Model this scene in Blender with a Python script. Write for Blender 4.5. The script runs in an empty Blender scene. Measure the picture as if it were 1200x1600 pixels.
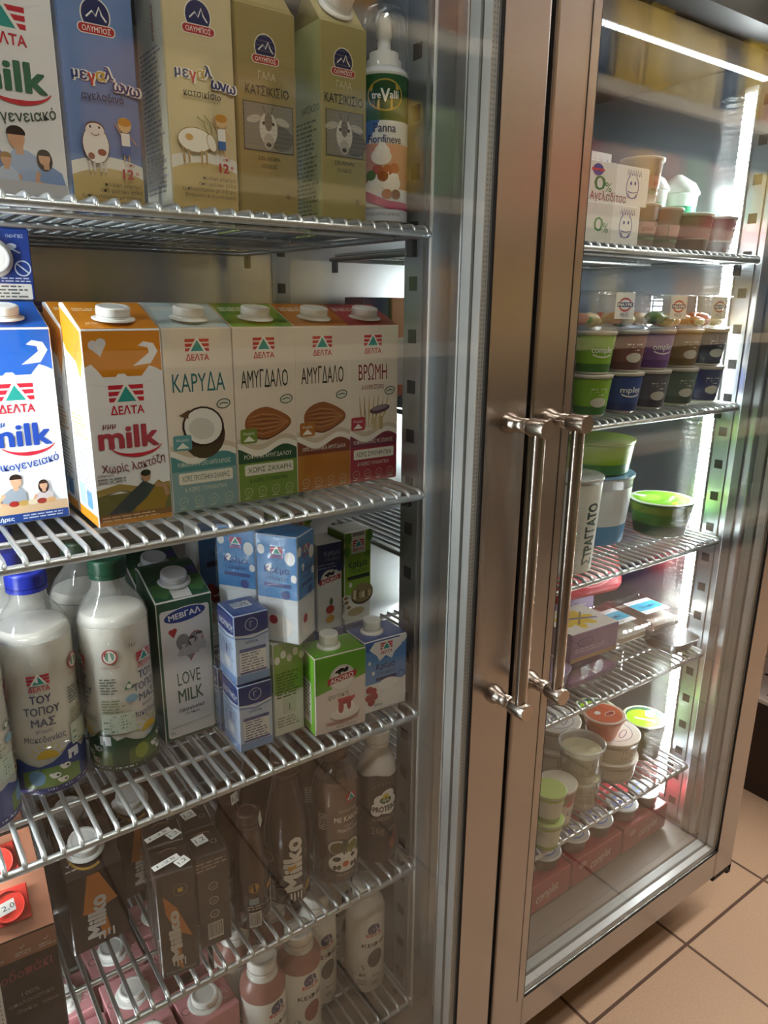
import bpy, bmesh, math, random
from mathutils import Vector, Matrix
R_ = random.Random(7)
S = bpy.context.scene
COL = S.collection
# ------------------------------------------------------------------ camera, world, lights, exposure
cam_data = bpy.data.cameras.new('camera')
cam = bpy.data.objects.new('camera', cam_data)
COL.objects.link(cam)
cam_data.sensor_fit = 'VERTICAL'
cam_data.sensor_height = 24.0
cam_data.lens = 1144.7 / 1600 * 24.0
cam_data.clip_start = 0.02
_r = ((0.81106, -0.01007, -0.58487), (-0.15283, 0.96148, -0.22848), (0.56464, 0.27470, 0.77828))
_right = Vector((_r[0][0], _r[0][2], -_r[0][1]))
_down = Vector((_r[1][0], _r[1][2], -_r[1][1]))
_fwd = Vector((_r[2][0], _r[2][2], -_r[2][1]))
_m = Matrix((_right, -_down, -_fwd)).transposed().to_4x4()
_m.translation = Vector((0.0, -0.62, 1.30))
cam.matrix_world = _m
S.camera = cam

S.view_settings.view_transform = 'Standard'
S.view_settings.look = 'None'
S.view_settings.gamma = 1.0
S.view_settings.use_curve_mapping = False
S.view_settings.exposure = 0.75
S.cycles.transparent_max_bounces = 40
S.cycles.sample_clamp_indirect = 0.0
S.cycles.max_bounces = 14
S.cycles.glossy_bounces = 8
S.cycles.caustics_reflective = False
S.cycles.caustics_refractive = False

LED_POWER = 78.0          # strips inside the refrigerator
PANEL_POWER = 27.0         # ceiling panels of the shop and one added fill panel
WARM = (1.0, 0.94, 0.88)
COOL = (0.95, 0.99, 1.0)

w = bpy.data.worlds.new('world')
S.world = w
w.use_nodes = True
w.node_tree.nodes['Background'].inputs[0].default_value = (0.9, 0.82, 0.72, 1)
w.node_tree.nodes['Background'].inputs[1].default_value = 0.15

# ------------------------------------------------------------------ materials
_MATS = {}
def lin(h):
    h = h.lstrip('#')
    out = []
    for i in (0, 2, 4):
        c = int(h[i:i+2], 16) / 255
        out.append(c / 12.92 if c <= 0.04045 else ((c + 0.055) / 1.055) ** 2.4)
    return (*out, 1.0)

def new_mat(name):
    m = bpy.data.materials.new(name)
    m.use_nodes = True
    nt = m.node_tree
    nt.nodes.clear()
    out = nt.nodes.new('ShaderNodeOutputMaterial')
    return m, nt, out

def M(h, rough=0.38, metal=0.0, var=0.0, scale=40.0, bump=0.0, spec=0.4):
    """coloured surface; var = strength of a fine procedural mottling"""
    key = (h, rough, metal, var, scale, bump, spec)
    if key in _MATS: return _MATS[key]
    m, nt, out = new_mat('colour_' + h.lstrip('#'))
    b = nt.nodes.new('ShaderNodeBsdfPrincipled')
    b.inputs['Base Color'].default_value = lin(h)
    b.inputs['Roughness'].default_value = rough
    b.inputs['Metallic'].default_value = metal
    b.inputs['Specular IOR Level'].default_value = spec
    nt.links.new(b.outputs[0], out.inputs[0])
    if var or bump:
        tc = nt.nodes.new('ShaderNodeTexCoord')
        n = nt.nodes.new('ShaderNodeTexNoise')
        n.inputs['Scale'].default_value = scale
        n.inputs['Detail'].default_value = 4
        nt.links.new(tc.outputs['Object'], n.inputs['Vector'])
        if var:
            mx = nt.nodes.new('ShaderNodeMix'); mx.data_type = 'RGBA'
            c = lin(h)
            mx.inputs[6].default_value = tuple(max(0, x * (1 - var)) for x in c[:3]) + (1,)
            mx.inputs[7].default_value = tuple(min(1, x * (1 + var)) for x in c[:3]) + (1,)
            nt.links.new(n.outputs['Fac'], mx.inputs[0])
            nt.links.new(mx.outputs[2], b.inputs['Base Color'])
        if bump:
            bp = nt.nodes.new('ShaderNodeBump')
            bp.inputs['Strength'].default_value = bump
            bp.inputs['Distance'].default_value = 0.004
            nt.links.new(n.outputs['Fac'], bp.inputs['Height'])
            nt.links.new(bp.outputs[0], b.inputs['Normal'])
    _MATS[key] = m
    return m

def brushed(name, h, rough, axis='Z'):
    """stainless steel with a brushed grain along one axis"""
    if name in _MATS: return _MATS[name]
    m, nt, out = new_mat(name)
    b = nt.nodes.new('ShaderNodeBsdfPrincipled')
    b.inputs['Base Color'].default_value = lin(h)
    b.inputs['Metallic'].default_value = 1.0
    tc = nt.nodes.new('ShaderNodeTexCoord')
    mp = nt.nodes.new('ShaderNodeMapping')
    mp.inputs['Scale'].default_value = {'Z': (900, 900, 6), 'X': (6, 900, 900), 'N': (60, 60, 60)}[axis]
    n = nt.nodes.new('ShaderNodeTexNoise')
    n.inputs['Scale'].default_value = 1.0
    n.inputs['Detail'].default_value = 3
    nt.links.new(tc.outputs['Object'], mp.inputs[0])
    nt.links.new(mp.outputs[0], n.inputs['Vector'])
    mr = nt.nodes.new('ShaderNodeMapRange')
    mr.inputs[3].default_value = rough * 0.985
    mr.inputs[4].default_value = rough * 1.015
    nt.links.new(n.outputs['Fac'], mr.inputs[0])
    nt.links.new(mr.outputs[0], b.inputs['Roughness'])
    bp = nt.nodes.new('ShaderNodeBump')
    bp.inputs['Strength'].default_value = 0.006
    bp.inputs['Distance'].default_value = 0.0001
    nt.links.new(n.outputs['Fac'], bp.inputs['Height'])
    nt.links.new(b.outputs[0], out.inputs[0])
    _MATS[name] = m
    return m

def clear(name, tint=(1, 1, 1), r0=0.04, rough=0.0, haze=0.0, hazecol=(0.9, 0.9, 0.9), crinkle=0.0, k=1.0):
    """thin clear sheet: see-through with a Fresnel-like reflection, optional milky haze and wrinkles"""
    if name in _MATS: return _MATS[name]
    m, nt, out = new_mat(name)
    t = nt.nodes.new('ShaderNodeBsdfTransparent')
    t.inputs[0].default_value = (*tint, 1)
    g = nt.nodes.new('ShaderNodeBsdfGlossy')
    g.inputs['Roughness'].default_value = rough
    g.inputs['Color'].default_value = (0.95, 0.95, 0.95, 1)
    lw = nt.nodes.new('ShaderNodeLayerWeight')
    lw.inputs[0].default_value = 0.5
    p = nt.nodes.new('ShaderNodeMath'); p.operation = 'POWER'; p.inputs[1].default_value = 5.0
    nt.links.new(lw.outputs['Facing'], p.inputs[0])
    ma = nt.nodes.new('ShaderNodeMath'); ma.operation = 'MULTIPLY_ADD'
    ma.inputs[1].default_value = (1 - r0) * k; ma.inputs[2].default_value = r0
    nt.links.new(p.outputs[0], ma.inputs[0])
    mx = nt.nodes.new('ShaderNodeMixShader')
    nt.links.new(ma.outputs[0], mx.inputs[0])
    base = t.outputs[0]
    if haze:
        d = nt.nodes.new('ShaderNodeBsdfDiffuse'); d.inputs[0].default_value = (*hazecol, 1)
        m2 = nt.nodes.new('ShaderNodeMixShader'); m2.inputs[0].default_value = haze
        nt.links.new(t.outputs[0], m2.inputs[1]); nt.links.new(d.outputs[0], m2.inputs[2])
        base = m2.outputs[0]
    nt.links.new(base, mx.inputs[1])
    nt.links.new(g.outputs[0], mx.inputs[2])
    if crinkle:
        tc = nt.nodes.new('ShaderNodeTexCoord')
        n = nt.nodes.new('ShaderNodeTexNoise'); n.inputs['Scale'].default_value = 45; n.inputs['Detail'].default_value = 5
        bp = nt.nodes.new('ShaderNodeBump'); bp.inputs['Strength'].default_value = crinkle; bp.inputs['Distance'].default_value = 0.006
        nt.links.new(tc.outputs['Object'], n.inputs['Vector'])
        nt.links.new(n.outputs['Fac'], bp.inputs['Height'])
        nt.links.new(bp.outputs[0], g.inputs['Normal'])
    nt.links.new(mx.outputs[0], out.inputs[0])
    _MATS[name] = m
    return m

def glow(name, col, strength):
    if name in _MATS: return _MATS[name]
    m, nt, out = new_mat(name)
    e = nt.nodes.new('ShaderNodeEmission')
    e.inputs[0].default_value = (*col, 1)
    e.inputs[1].default_value = strength
    nt.links.new(e.outputs[0], out.inputs[0])
    _MATS[name] = m
    return m

STEEL = brushed('warm_brushed_steel', 'aca8a4', 0.27, 'Z')
STEEL_X = brushed('warm_brushed_steel_across', 'aca8a4', 0.27, 'X')
INOX = brushed('cabinet_steel', 'ccd0d3', 0.30, 'N')
CHROME = M('c9cbcc', 0.22, 1.0)
WIRE = M('c2c5c6', 0.33, 0.85)
SATIN = brushed('handle_steel', 'b9b0a6', 0.24, 'Z')
BLACK = M('0b0b0c', 0.6)
RUBBER = M('1c1c1e', 0.7)
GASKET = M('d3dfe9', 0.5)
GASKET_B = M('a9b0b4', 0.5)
GLASS = clear('door_glass', (0.975, 0.985, 0.98), 0.021, k=.75)
PET = clear('clear_plastic', (0.97, 0.97, 0.97), 0.06, 0.03)
BOTTLE = clear('milk_film_plastic', (0.97, 0.97, 0.97), 0.05, 0.04, haze=0.22, hazecol=(.86, .86, .82))
CUP = clear('frosted_plastic', (0.93, 0.94, 0.94), 0.05, 0.1, haze=0.28)
WRAP = clear('shrink_wrap', (0.98, 0.98, 0.98), 0.06, 0.09, crinkle=0.8)
WHITE = M('f0f0ee', 0.35)
CAPW = M('e9e9e6', 0.3)

# ------------------------------------------------------------------ mesh builder
class MB:
    def __init__(s):
        s.v = []; s.f = []; s.m = []; s.mats = []; s.sm = []; s.T = None
    def mi(s, mat):
        if mat not in s.mats: s.mats.append(mat)
        return s.mats.index(mat)
    def add(s, vs, fs, mat, smooth=False):
        o = len(s.v)
        if s.T is not None: vs = [s.T @ Vector(p) for p in vs]
        s.v += [tuple(p) for p in vs]
        k = s.mi(mat)
        for f in fs:
            s.f.append(tuple(i + o for i in f)); s.m.append(k); s.sm.append(smooth)
    def bm(s, b, mat, smooth=False):
        b.verts.index_update()
        s.add([tuple(v.co) for v in b.verts], [tuple(v.index for v in f.verts) for f in b.faces], mat, smooth)
        b.free()
    def box(s, x0, x1, y0, y1, z0, z1, mat, bev=0.0, seg=1):
        b = bmesh.new()
        bmesh.ops.create_cube(b, size=1.0)
        for v in b.verts:
            v.co = Vector(((x0+x1)/2 + v.co.x*(x1-x0), (y0+y1)/2 + v.co.y*(y1-y0), (z0+z1)/2 + v.co.z*(z1-z0)))
        if bev: bmesh.ops.bevel(b, geom=b.edges[:], offset=bev, segments=seg, affect='EDGES', profile=0.5)
        s.bm(b, mat)
        return s
    def prism(s, pts, x0, x1, mat, bev=0.0):
        """closed outline pts in (y, z) drawn out along x"""
        b = bmesh.new()
        A = [b.verts.new((x0, p[0], p[1])) for p in pts]
        B = [b.verts.new((x1, p[0], p[1])) for p in pts]
        n = len(pts)
        b.faces.new(A); b.faces.new(B[::-1])
        for i in range(n): b.faces.new((A[i], B[i], B[(i+1) % n], A[(i+1) % n]))
        bmesh.ops.recalc_face_normals(b, faces=b.faces[:])
        if bev: bmesh.ops.bevel(b, geom=b.edges[:], offset=bev, segments=1, affect='EDGES')
        s.bm(b, mat)
        return s
    def lathe(s, prof, mat, n=36, c=(0, 0), caps=(True, True), sq=0.0, sx=1.0, sy=1.0, ribs=0, ribd=0.0, smooth=True):
        """prof = [(r, z)...]; sq > 0 squares the section off; ribs = fluting round the side"""
        vs = []; fs = []
        for r, z in prof:
            for i in range(n):
                a = 2*math.pi*i/n
                ca, sa = math.cos(a), math.sin(a)
                rr = r
                if sq: rr = r / max(abs(ca)**(2+sq*8) + abs(sa)**(2+sq*8), 1e-9)**(1/(2+sq*8))
                if ribs: rr -= ribd * (i % 2)
                vs.append((c[0] + rr*ca*sx, c[1] + rr*sa*sy, z))
        for j in range(len(prof)-1):
            for i in range(n):
                k = (i+1) % n
                fs.append((j*n+i, j*n+k, (j+1)*n+k, (j+1)*n+i))
        s.add(vs, fs, mat, smooth)
        if caps[0]: s.add(vs[:n], [tuple(range(n))[::-1]], mat)
        if caps[1]: s.add(vs[-n:], [tuple(range(n))], mat)
        return s
    def tube(s, pts, r, mat, n=8, closed=False):
        pts = [Vector(p) for p in pts]
        L = len(pts); vs = []; fs = []
        prev = None
        for i, p in enumerate(pts):
            a = pts[i-1] if (i > 0 or closed) else p
            b = pts[(i+1) % L] if (i < L-1 or closed) else p
            t = (b-a).normalized()
            if prev is None:
                up = Vector((0, 0, 1)) if abs(t.z) < 0.9 else Vector((1, 0, 0))
                e = t.cross(up).normalized()
            else:
                e = (prev - t*prev.dot(t)).normalized()
            prev = e
            g = t.cross(e)
            for k in range(n):
                an = 2*math.pi*k/n
                vs.append(p + e*(r*math.cos(an)) + g*(r*math.sin(an)))
        for i in range(L if closed else L-1):
            j = (i+1) % L
            for k in range(n):
                q = (k+1) % n
                fs.append((i*n+k, i*n+q, j*n+q, j*n+k))
        s.add(vs, fs, mat, True)
        if not closed:
            s.add(vs[:n], [tuple(range(n))[::-1]], mat); s.add(vs[-n:], [tuple(range(n))], mat)
        return s
    def build(s, name, parent=None, loc=None, rotz=0.0):
        me = bpy.data.meshes.new(name)
        me.from_pydata(s.v, [], s.f)
        for m in s.mats: me.materials.append(m)
        me.polygons.foreach_set('material_index', s.m)
        me.polygons.foreach_set('use_smooth', s.sm)
        me.update()
        o = bpy.data.objects.new(name, me)
        COL.objects.link(o)
        if parent is not None: o.parent = parent
        if loc is not None: o.location = loc
        if rotz: o.rotation_euler = (0, 0, rotz)
        return o

def tag(o, label, cat, group=None):
    o['label'] = label; o['category'] = cat
    if group: o['group'] = group
    return o
def thing(name, label, cat, loc=(0, 0, 0), rotz=0.0, group=None):
    o = bpy.data.objects.new(name, None)
    o.empty_display_size = 0.02
    COL.objects.link(o)
    o.location = loc; o.rotation_euler = (0, 0, rotz)
    return tag(o, label, cat, group)
def struct(o):
    o['kind'] = 'structure'
    return o
def dup(root, loc, label=None, rotz=None, group=None):
    r = root.copy(); COL.objects.link(r); r.location = loc
    if rotz is not None: r.rotation_euler = (0, 0, rotz)
    if label: r['label'] = label
    if group: r['group'] = group
    for ch in list(root.children):
        c = ch.copy(); COL.objects.link(c); c.parent = r
        for g in list(ch.children):
            d = g.copy(); COL.objects.link(d); d.parent = c
    return r

# ------------------------------------------------------------------ printing on packs
_TXT = {}
_LOOK = str.maketrans('ΑΒΕΖΗΙΚΜΝΟΡΤΥΧο', 'ABEZHIKMNOPTYXo')
def glyphs(txt, bold, shear):
    """flat lettering; weight is added by overlaying shifted copies, which keeps the counters of the letters open"""
    txt = txt.translate(_LOOK)
    key = (txt, bold, shear)
    if key not in _TXT:
        c = bpy.data.curves.new('t', 'FONT')
        c.body = txt; c.resolution_u = 2; c.shear = shear
        o = bpy.data.objects.new('t', c)
        me = bpy.data.meshes.new_from_object(o)
        vs = [(v.co.x, v.co.y) for v in me.vertices]
        fs = [tuple(p.vertices) for p in me.polygons]
        bpy.data.objects.remove(o); bpy.data.curves.remove(c); bpy.data.meshes.remove(me)
        layers = [(vs, fs)]
        if bold > .004:
            d = [(-bold, 0), (bold, 0), (0, -bold*.6), (0, bold*.6)]
            if bold > .03: d += [(-bold*.7, -bold*.6), (bold*.7, -bold*.6), (-bold*.7, bold*.6), (bold*.7, bold*.6)]
            layers = [([(p[0]+dx, p[1]+dy) for p in vs], fs) for dx, dy in d]
        _TXT[key] = layers
    return _TXT[key]

class Print:
    """draws flat shapes and lettering (metres: x from the middle, y up from the foot) on a face or round a side"""
    STEP = 0.00002
    def __init__(s, mb, place, curved=False, rough=0.38):
        s.mb = mb; s.place = place; s.curved = curved; s.k = 1; s.rough = rough
    def mat(s, c):
        return c if not isinstance(c, str) else M(c, s.rough)
    def put(s, vs, fs, col):
        o = .0001 + s.k * s.STEP; s.k += 1
        s.mb.add([s.place(u, v, o) for u, v in vs], fs, s.mat(col), s.curved)
    def poly(s, pts, col):
        if not s.curved:
            s.put(pts, [tuple(range(len(pts)))], col); return s
        b = bmesh.new()
        b.faces.new([b.verts.new((p[0], p[1], 0)) for p in pts])
        xs = [p[0] for p in pts]
        st = 0.006
        x = math.floor(min(xs)/st)*st + st
        while x < max(xs):
            bmesh.ops.bisect_plane(b, geom=b.verts[:]+b.edges[:]+b.faces[:], plane_co=(x, 0, 0), plane_no=(1, 0, 0), dist=1e-6)
            x += st
        b.verts.index_update()
        s.put([(v.co.x, v.co.y) for v in b.verts], [tuple(v.index for v in f.verts) for f in b.faces], col)
        b.free()
        return s
    def rect(s, x0, y0, x1, y1, col):
        return s.poly([(x0, y0), (x1, y0), (x1, y1), (x0, y1)], col)
    def rrect(s, x0, y0, x1, y1, r, col, rot=0.0):
        pts = []
        for cx, cy, a0 in ((x1-r, y0+r, -90), (x1-r, y1-r, 0), (x0+r, y1-r, 90), (x0+r, y0+r, 180)):
            for i in range(5):
                a = math.radians(a0 + i*22.5); pts.append((cx + r*math.cos(a), cy + r*math.sin(a)))
        if rot:
            mx, my = (x0+x1)/2, (y0+y1)/2; c_, s_ = math.cos(rot), math.sin(rot)
            pts = [(mx+(p[0]-mx)*c_-(p[1]-my)*s_, my+(p[0]-mx)*s_+(p[1]-my)*c_) for p in pts]
        return s.poly(pts, col)
    def ell(s, cx, cy, rx, ry, col, rot=0.0, n=20, a0=0, a1=360):
        c_, s_ = math.cos(rot), math.sin(rot)
        pts = []
        full = abs(a1-a0) >= 360
        for i in range(n if full else n+1):
            a = math.radians(a0 + (a1-a0)*i/n)
            x, y = rx*math.cos(a), ry*math.sin(a)
            pts.append((cx + x*c_ - y*s_, cy + x*s_ + y*c_))
        return s.poly(pts, col)
    def band(s, pts, wd, col):
        """a stroke of width wd (or (start, middle, end) widths) along pts"""
        vs = []; n = len(pts)
        for i, p in enumerate(pts):
            a = pts[max(i-1, 0)]; b = pts[min(i+1, n-1)]
            dx, dy = b[0]-a[0], b[1]-a[1]; l = math.hypot(dx, dy) or 1
            if isinstance(wd, tuple):
                t = i/(n-1); ww = wd[0]+(wd[1]-wd[0])*2*t if t < .5 else wd[1]+(wd[2]-wd[1])*(2*t-1)
            else: ww = wd
            vs.append((p[0]-dy/l*ww/2, p[1]+dx/l*ww/2)); vs.append((p[0]+dy/l*ww/2, p[1]-dx/l*ww/2))
        s.put(vs, [(2*i, 2*i+1, 2*i+3, 2*i+2) for i in range(n-1)], col)
        return s
    def arc(s, cx, cy, rx, ry, a0, a1, wd, col, n=20):
        return s.band([(cx+rx*math.cos(math.radians(a0+(a1-a0)*i/n)), cy+ry*math.sin(math.radians(a0+(a1-a0)*i/n))) for i in range(n+1)], wd, col)
    def text(s, txt, x, y, h, col, w=None, bold=0.0, rot=0.0, shear=0.0, al=0.5, bend=0.0):
        """h = height of a capital; w = width to fit; al = 0 starts at x, 0.5 centres, 1 ends; bend lifts the middle"""
        layers = glyphs(txt, bold, shear)
        if not layers[0][0]: return s
        x0 = min(v[0] for l_ in layers for v in l_[0]); x1 = max(v[0] for l_ in layers for v in l_[0])
        for vs, fs in layers: s._letters(vs, fs, x0, x1, x, y, h, col, w, rot, al, bend)
        return s
    def _letters(s, vs, fs, x0, x1, x, y, h, col, w, rot, al, bend):
        k = h/0.72
        kx = k if w is None else w/(x1-x0)
        c_, s_ = math.cos(rot), math.sin(rot); W = (x1-x0)*kx
        out = []
        for vx, vy in vs:
            px = (vx-x0)*kx - W*al; py = vy*k
            if bend: py += bend*(1-(2*(px+W*al)/W-1)**2)
            out.append((x + px*c_ - py*s_, y + px*s_ + py*c_))
        if s.curved and h > .0065:
            b = bmesh.new(); bv = [b.verts.new((p[0], p[1], 0)) for p in out]
            for f_ in fs:
                try: b.faces.new([bv[i] for i in f_])
                except ValueError: pass
            xs = [p[0] for p in out]; q = math.floor(min(xs)/.004)*.004+.004
            while q < max(xs):
                bmesh.ops.bisect_plane(b, geom=b.verts[:]+b.edges[:]+b.faces[:], plane_co=(q, 0, 0), plane_no=(1, 0, 0), dist=1e-7); q += .004
            b.verts.index_update()
            out = [(v.co.x, v.co.y) for v in b.verts]; fs = [tuple(v.index for v in f_.verts) for f_ in b.faces]; b.free()
        s.put(out, fs, col)
        return s
    def lines(s, x0, y1, x1, n, dy, col, seed=1, th=0.45, rag=0.3):
        """unreadably small print: rows of word-length dashes, as ONE layer"""
        r = random.Random(seed); vs = []; fs = []
        for i in range(n):
            y = y1 - i*dy; x = x0; end = x1 - (x1-x0)*rag*r.random()
            while x < end:
                L = dy*(0.8+2.4*r.random()); e = min(x+L, end); o = len(vs)
                vs += [(x, y-dy*th), (e, y-dy*th), (e, y), (x, y)]; fs.append((o, o+1, o+2, o+3))
                x = e + dy*0.45
        s.put(vs, fs, col)
        return s
    def barcode(s, x0, y0, x1, y1, seed=3, bg='f4f4f4'):
        r = random.Random(seed)
        if bg: s.rect(x0, y0, x1, y1, bg)
        vs = []; fs = []; x = x0 + (x1-x0)*.06
        while x < x1-(x1-x0)*.08:
            ww = (x1-x0)*(0.012+0.03*r.random()); o = len(vs)
            vs += [(x, y0+(y1-y0)*.12), (x+ww, y0+(y1-y0)*.12), (x+ww, y1-(y1-y0)*.06), (x, y1-(y1-y0)*.06)]; fs.append((o, o+1, o+2, o+3))
            x += ww + (x1-x0)*(0.012+0.03*r.random())
        s.put(vs, fs, '151515')
        return s

def on_front(yf, xc=0.0, z0=0.0, lean=0.0):
    return lambda u, v, o: (xc+u, yf-o+lean*v, z0+v)
def on_left(xl, yc=0.0, z0=0.0):
    return lambda u, v, o: (xl-o, yc-u, z0+v)      # u grows towards the front
def on_right(xr, yc=0.0, z0=0.0):
    return lambda u, v, o: (xr+o, yc+u, z0+v)
def on_top(zt, xc=0.0, yc=0.0):
    return lambda u, v, o: (xc+u, yc+v, zt+o)
def on_plane(o0, U, V):
    o0, U, V = Vector(o0), Vector(U).normalized(), Vector(V).normalized(); N = U.cross(V)
    return lambda u, v, o: tuple(o0 + U*u + V*v + N*o)
def on_round(r, a0=0.0, z0=0.0, taper=0.0, c=(0, 0), sx=1.0, sy=1.0):
    """r at the foot, growing by taper per metre; a0 turns the print round the axis (0 faces -y)"""
    def f(u, v, o):
        rr = r + taper*v + o; a = a0 + u/r
        return (c[0] + rr*math.sin(a)*sx, c[1] - rr*math.cos(a)*sy, z0+v)
    return f
# ------------------------------------------------------------------ the shop around the refrigerator
def tile_mat():
    m, nt, out = new_mat('beige_floor_tiles')
    b = nt.nodes.new('ShaderNodeBsdfPrincipled')
    tc = nt.nodes.new('ShaderNodeTexCoord')
    mp = nt.nodes.new('ShaderNodeMapping')
    mp.inputs['Location'].default_value = (0.3095, 0.3095, 0)
    br = nt.nodes.new('ShaderNodeTexBrick')
    br.offset = 0.0; br.squash = 1.0
    br.inputs['Scale'].default_value = 1.0
    br.inputs['Brick Width'].default_value = 0.313
    br.inputs['Row Height'].default_value = 0.313
    br.inputs['Mortar Size'].default_value = 0.0035
    br.inputs['Mortar Smooth'].default_value = 0.1
    br.inputs['Color1'].default_value = lin('c2a58a')
    br.inputs['Color2'].default_value = lin('bd9f84')
    br.inputs['Mortar'].default_value = lin('5b4437')
    nt.links.new(tc.outputs['Object'], mp.inputs[0])
    nt.links.new(mp.outputs[0], br.inputs['Vector'])
    n = nt.nodes.new('ShaderNodeTexNoise'); n.inputs['Scale'].default_value = 260; n.inputs['Detail'].default_value = 3
    nt.links.new(tc.outputs['Object'], n.inputs['Vector'])
    mr = nt.nodes.new('ShaderNodeMapRange'); mr.inputs[3].default_value = 0.8; mr.inputs[4].default_value = 1.15
    nt.links.new(n.outputs['Fac'], mr.inputs[0])
    mx = nt.nodes.new('ShaderNodeMix'); mx.data_type = 'RGBA'; mx.blend_type = 'MULTIPLY'; mx.inputs[0].default_value = 1
    nt.links.new(br.outputs['Color'], mx.inputs[6]); nt.links.new(mr.outputs[0], mx.inputs[7])
    nt.links.new(mx.outputs[2], b.inputs['Base Color'])
    b.inputs['Roughness'].default_value = 0.42
    bp = nt.nodes.new('ShaderNodeBump'); bp.inputs['Strength'].default_value = 0.25; bp.inputs['Distance'].default_value = 0.002
    nt.links.new(br.outputs['Fac'], bp.inputs['Height']); bp.invert = True
    nt.links.new(bp.outputs[0], b.inputs['Normal'])
    nt.links.new(b.outputs[0], out.inputs[0])
    return m

X0, X1, Y0, Y1, ZC = -2.2, 6.2, -3.2, 1.2, 2.75
struct(MB().box(X0, X1, Y0, Y1, -0.1, 0.0, tile_mat()).build('floor'))
struct(MB().box(X0, X1, Y0, Y1, ZC, ZC+0.1, M('d6cbbd', 0.8, var=0.04, scale=6)).build('ceiling'))
wallm = M('b9a48e', 0.8, var=0.05, scale=5, bump=0.05)
struct(MB().box(X0, X1, Y1, Y1+0.1, 0, ZC, wallm).build('wall_back'))
struct(MB().box(X0, X1, Y0-0.1, Y0, 0, ZC, wallm).build('wall_front'))
struct(MB().box(X0-0.1, X0, Y0, Y1, 0, ZC, wallm).build('wall_left'))
struct(MB().box(X1, X1+0.1, Y0, Y1, 0, ZC, wallm).build('wall_right'))

panel = glow('warm_panel_light', WARM, PANEL_POWER)
for i, (px, py) in enumerate(((1.9, -0.62), (3.2, -0.62), (4.5, -0.62), (0.05, -0.95))):  # last panel, behind the camera, is added to brighten the pack fronts
    t = thing('ceiling_light', 'unseen warm ceiling light over the aisle', 'ceiling light', (px, py, ZC-0.05), 0, 'warm ceiling lights over the aisle')
    hl = .6 if i < 3 else .26
    MB().box(-hl-.02, hl+.02, -.1, .1, 0.012, 0.05, M('d8d8d4', .5)).build('housing', t)
    MB().box(-hl, hl, -.085, .085, 0.0, 0.012, panel).build('diffuser', t)

# the rack across the aisle, which the door glass mirrors
RACKY = -1.34
t = thing('display_rack', 'tall beige shop rack of foil snacks, seen mirrored in the door glass', 'rack', (0, RACKY, 0))
rk = M('cfc4b4', .5, var=.04); rd = M('6d5c4d', .6)
MB().box(-1.2, 5.0, -.5, -.47, 0, 2.1, rd).build('back_panel', t)
for z in (0.16, 0.68, 1.16, 1.62, 2.09):
    mb = MB(); mb.box(-1.2, 5.0, -.47, 0.0, z-.025, z, rk, .003); mb.build('shelf', t)
    MB().box(-1.2, 5.0, 0.0005, 0.012, z-.035, z+.012, M('e3d3b8', .4)).build('price_rail', t)
MB().box(-1.2, 5.0, -.47, -.06, 0, .13, rd).build('plinth', t)
for x in (-1.22, 1.9, 5.0):
    MB().box(x, x+.02, -.5, 0.0, 0, 2.1, rk).build('upright', t)

def snack_bag(colour, colour2, wd, hg, foil=.25):
    mb = MB(); nx, nz = 8, 10
    for sgn in (-1, 1):
        vs = []; fs = []
        for j in range(nz+1):
            for i in range(nx+1):
                u, v = i/nx*2-1, j/nz*2-1
                d = (max(0, 1-u**4)*max(0, 1-v**4))**.6*.035
                vs.append((u*wd/2*(1-.06*(1-abs(v))), sgn*d*-1, (v+1)/2*hg + .004*math.sin(i*2.1)*abs(v)))
        for j in range(nz):
            for i in range(nx):
                a = j*(nx+1)+i
                fs.append((a, a+1, a+nx+2, a+nx+1) if sgn > 0 else (a, a+nx+1, a+nx+2, a+1))
        mb.add(vs, fs, M(colour, .28, bump=.5, scale=22), True)
    o = mb.build('snack_bag')
    return o
cols = [('f0b040', ''), ('e0b850', ''), ('a87050', ''), ('40587a', ''), ('d08850', ''), ('e8d498', ''), ('b84838', ''), ('f0cc50', ''), ('88a860', ''), ('7a5c50', '')]
protos = [snack_bag(a, b, .165, .36) for a, b in cols]
spots = []
for z in (2.09, 1.62, 1.16):
    x = 0.1
    while x < 4.8:
        if not 1.83 < x < 2.01: spots.append((x, z))
        x += .185
used = set()
for i, (x, z) in enumerate(spots):
    k = R_.randrange(len(protos))
    o = protos[k] if k not in used else protos[k].copy()
    if k in used: COL.objects.link(o)
    used.add(k)
    tag(o, 'foil snack bag standing on the rack across the aisle', 'snack bag', 'foil snack bags on the rack across the aisle')
    o.location = (x, RACKY-.12, z+.0065)
    s_ = .85+.2*R_.random()
    o.scale = (1, 1, s_ if z > 2 else .85)
    o.rotation_euler = (0, 0, math.pi + R_.uniform(-.15, .15))
for k, o in enumerate(protos):
    if k not in used: bpy.data.objects.remove(o)
t = thing('produce_crate', 'green produce crate low on the rack across the aisle', 'crate', (0.9, RACKY-.22, .6805))
mb = MB()
mb.box(-.28, .28, -.16, .16, 0, .02, M('2f6b36', .5)); 
for a in ((-.28, -.265, -.16, .16), (.265, .28, -.16, .16), (-.28, .28, -.16, -.145), (-.28, .28, .145, .16)): mb.box(*a, .02, .2, M('2f6b36', .5))
mb.build('crate_wall', t)

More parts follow.
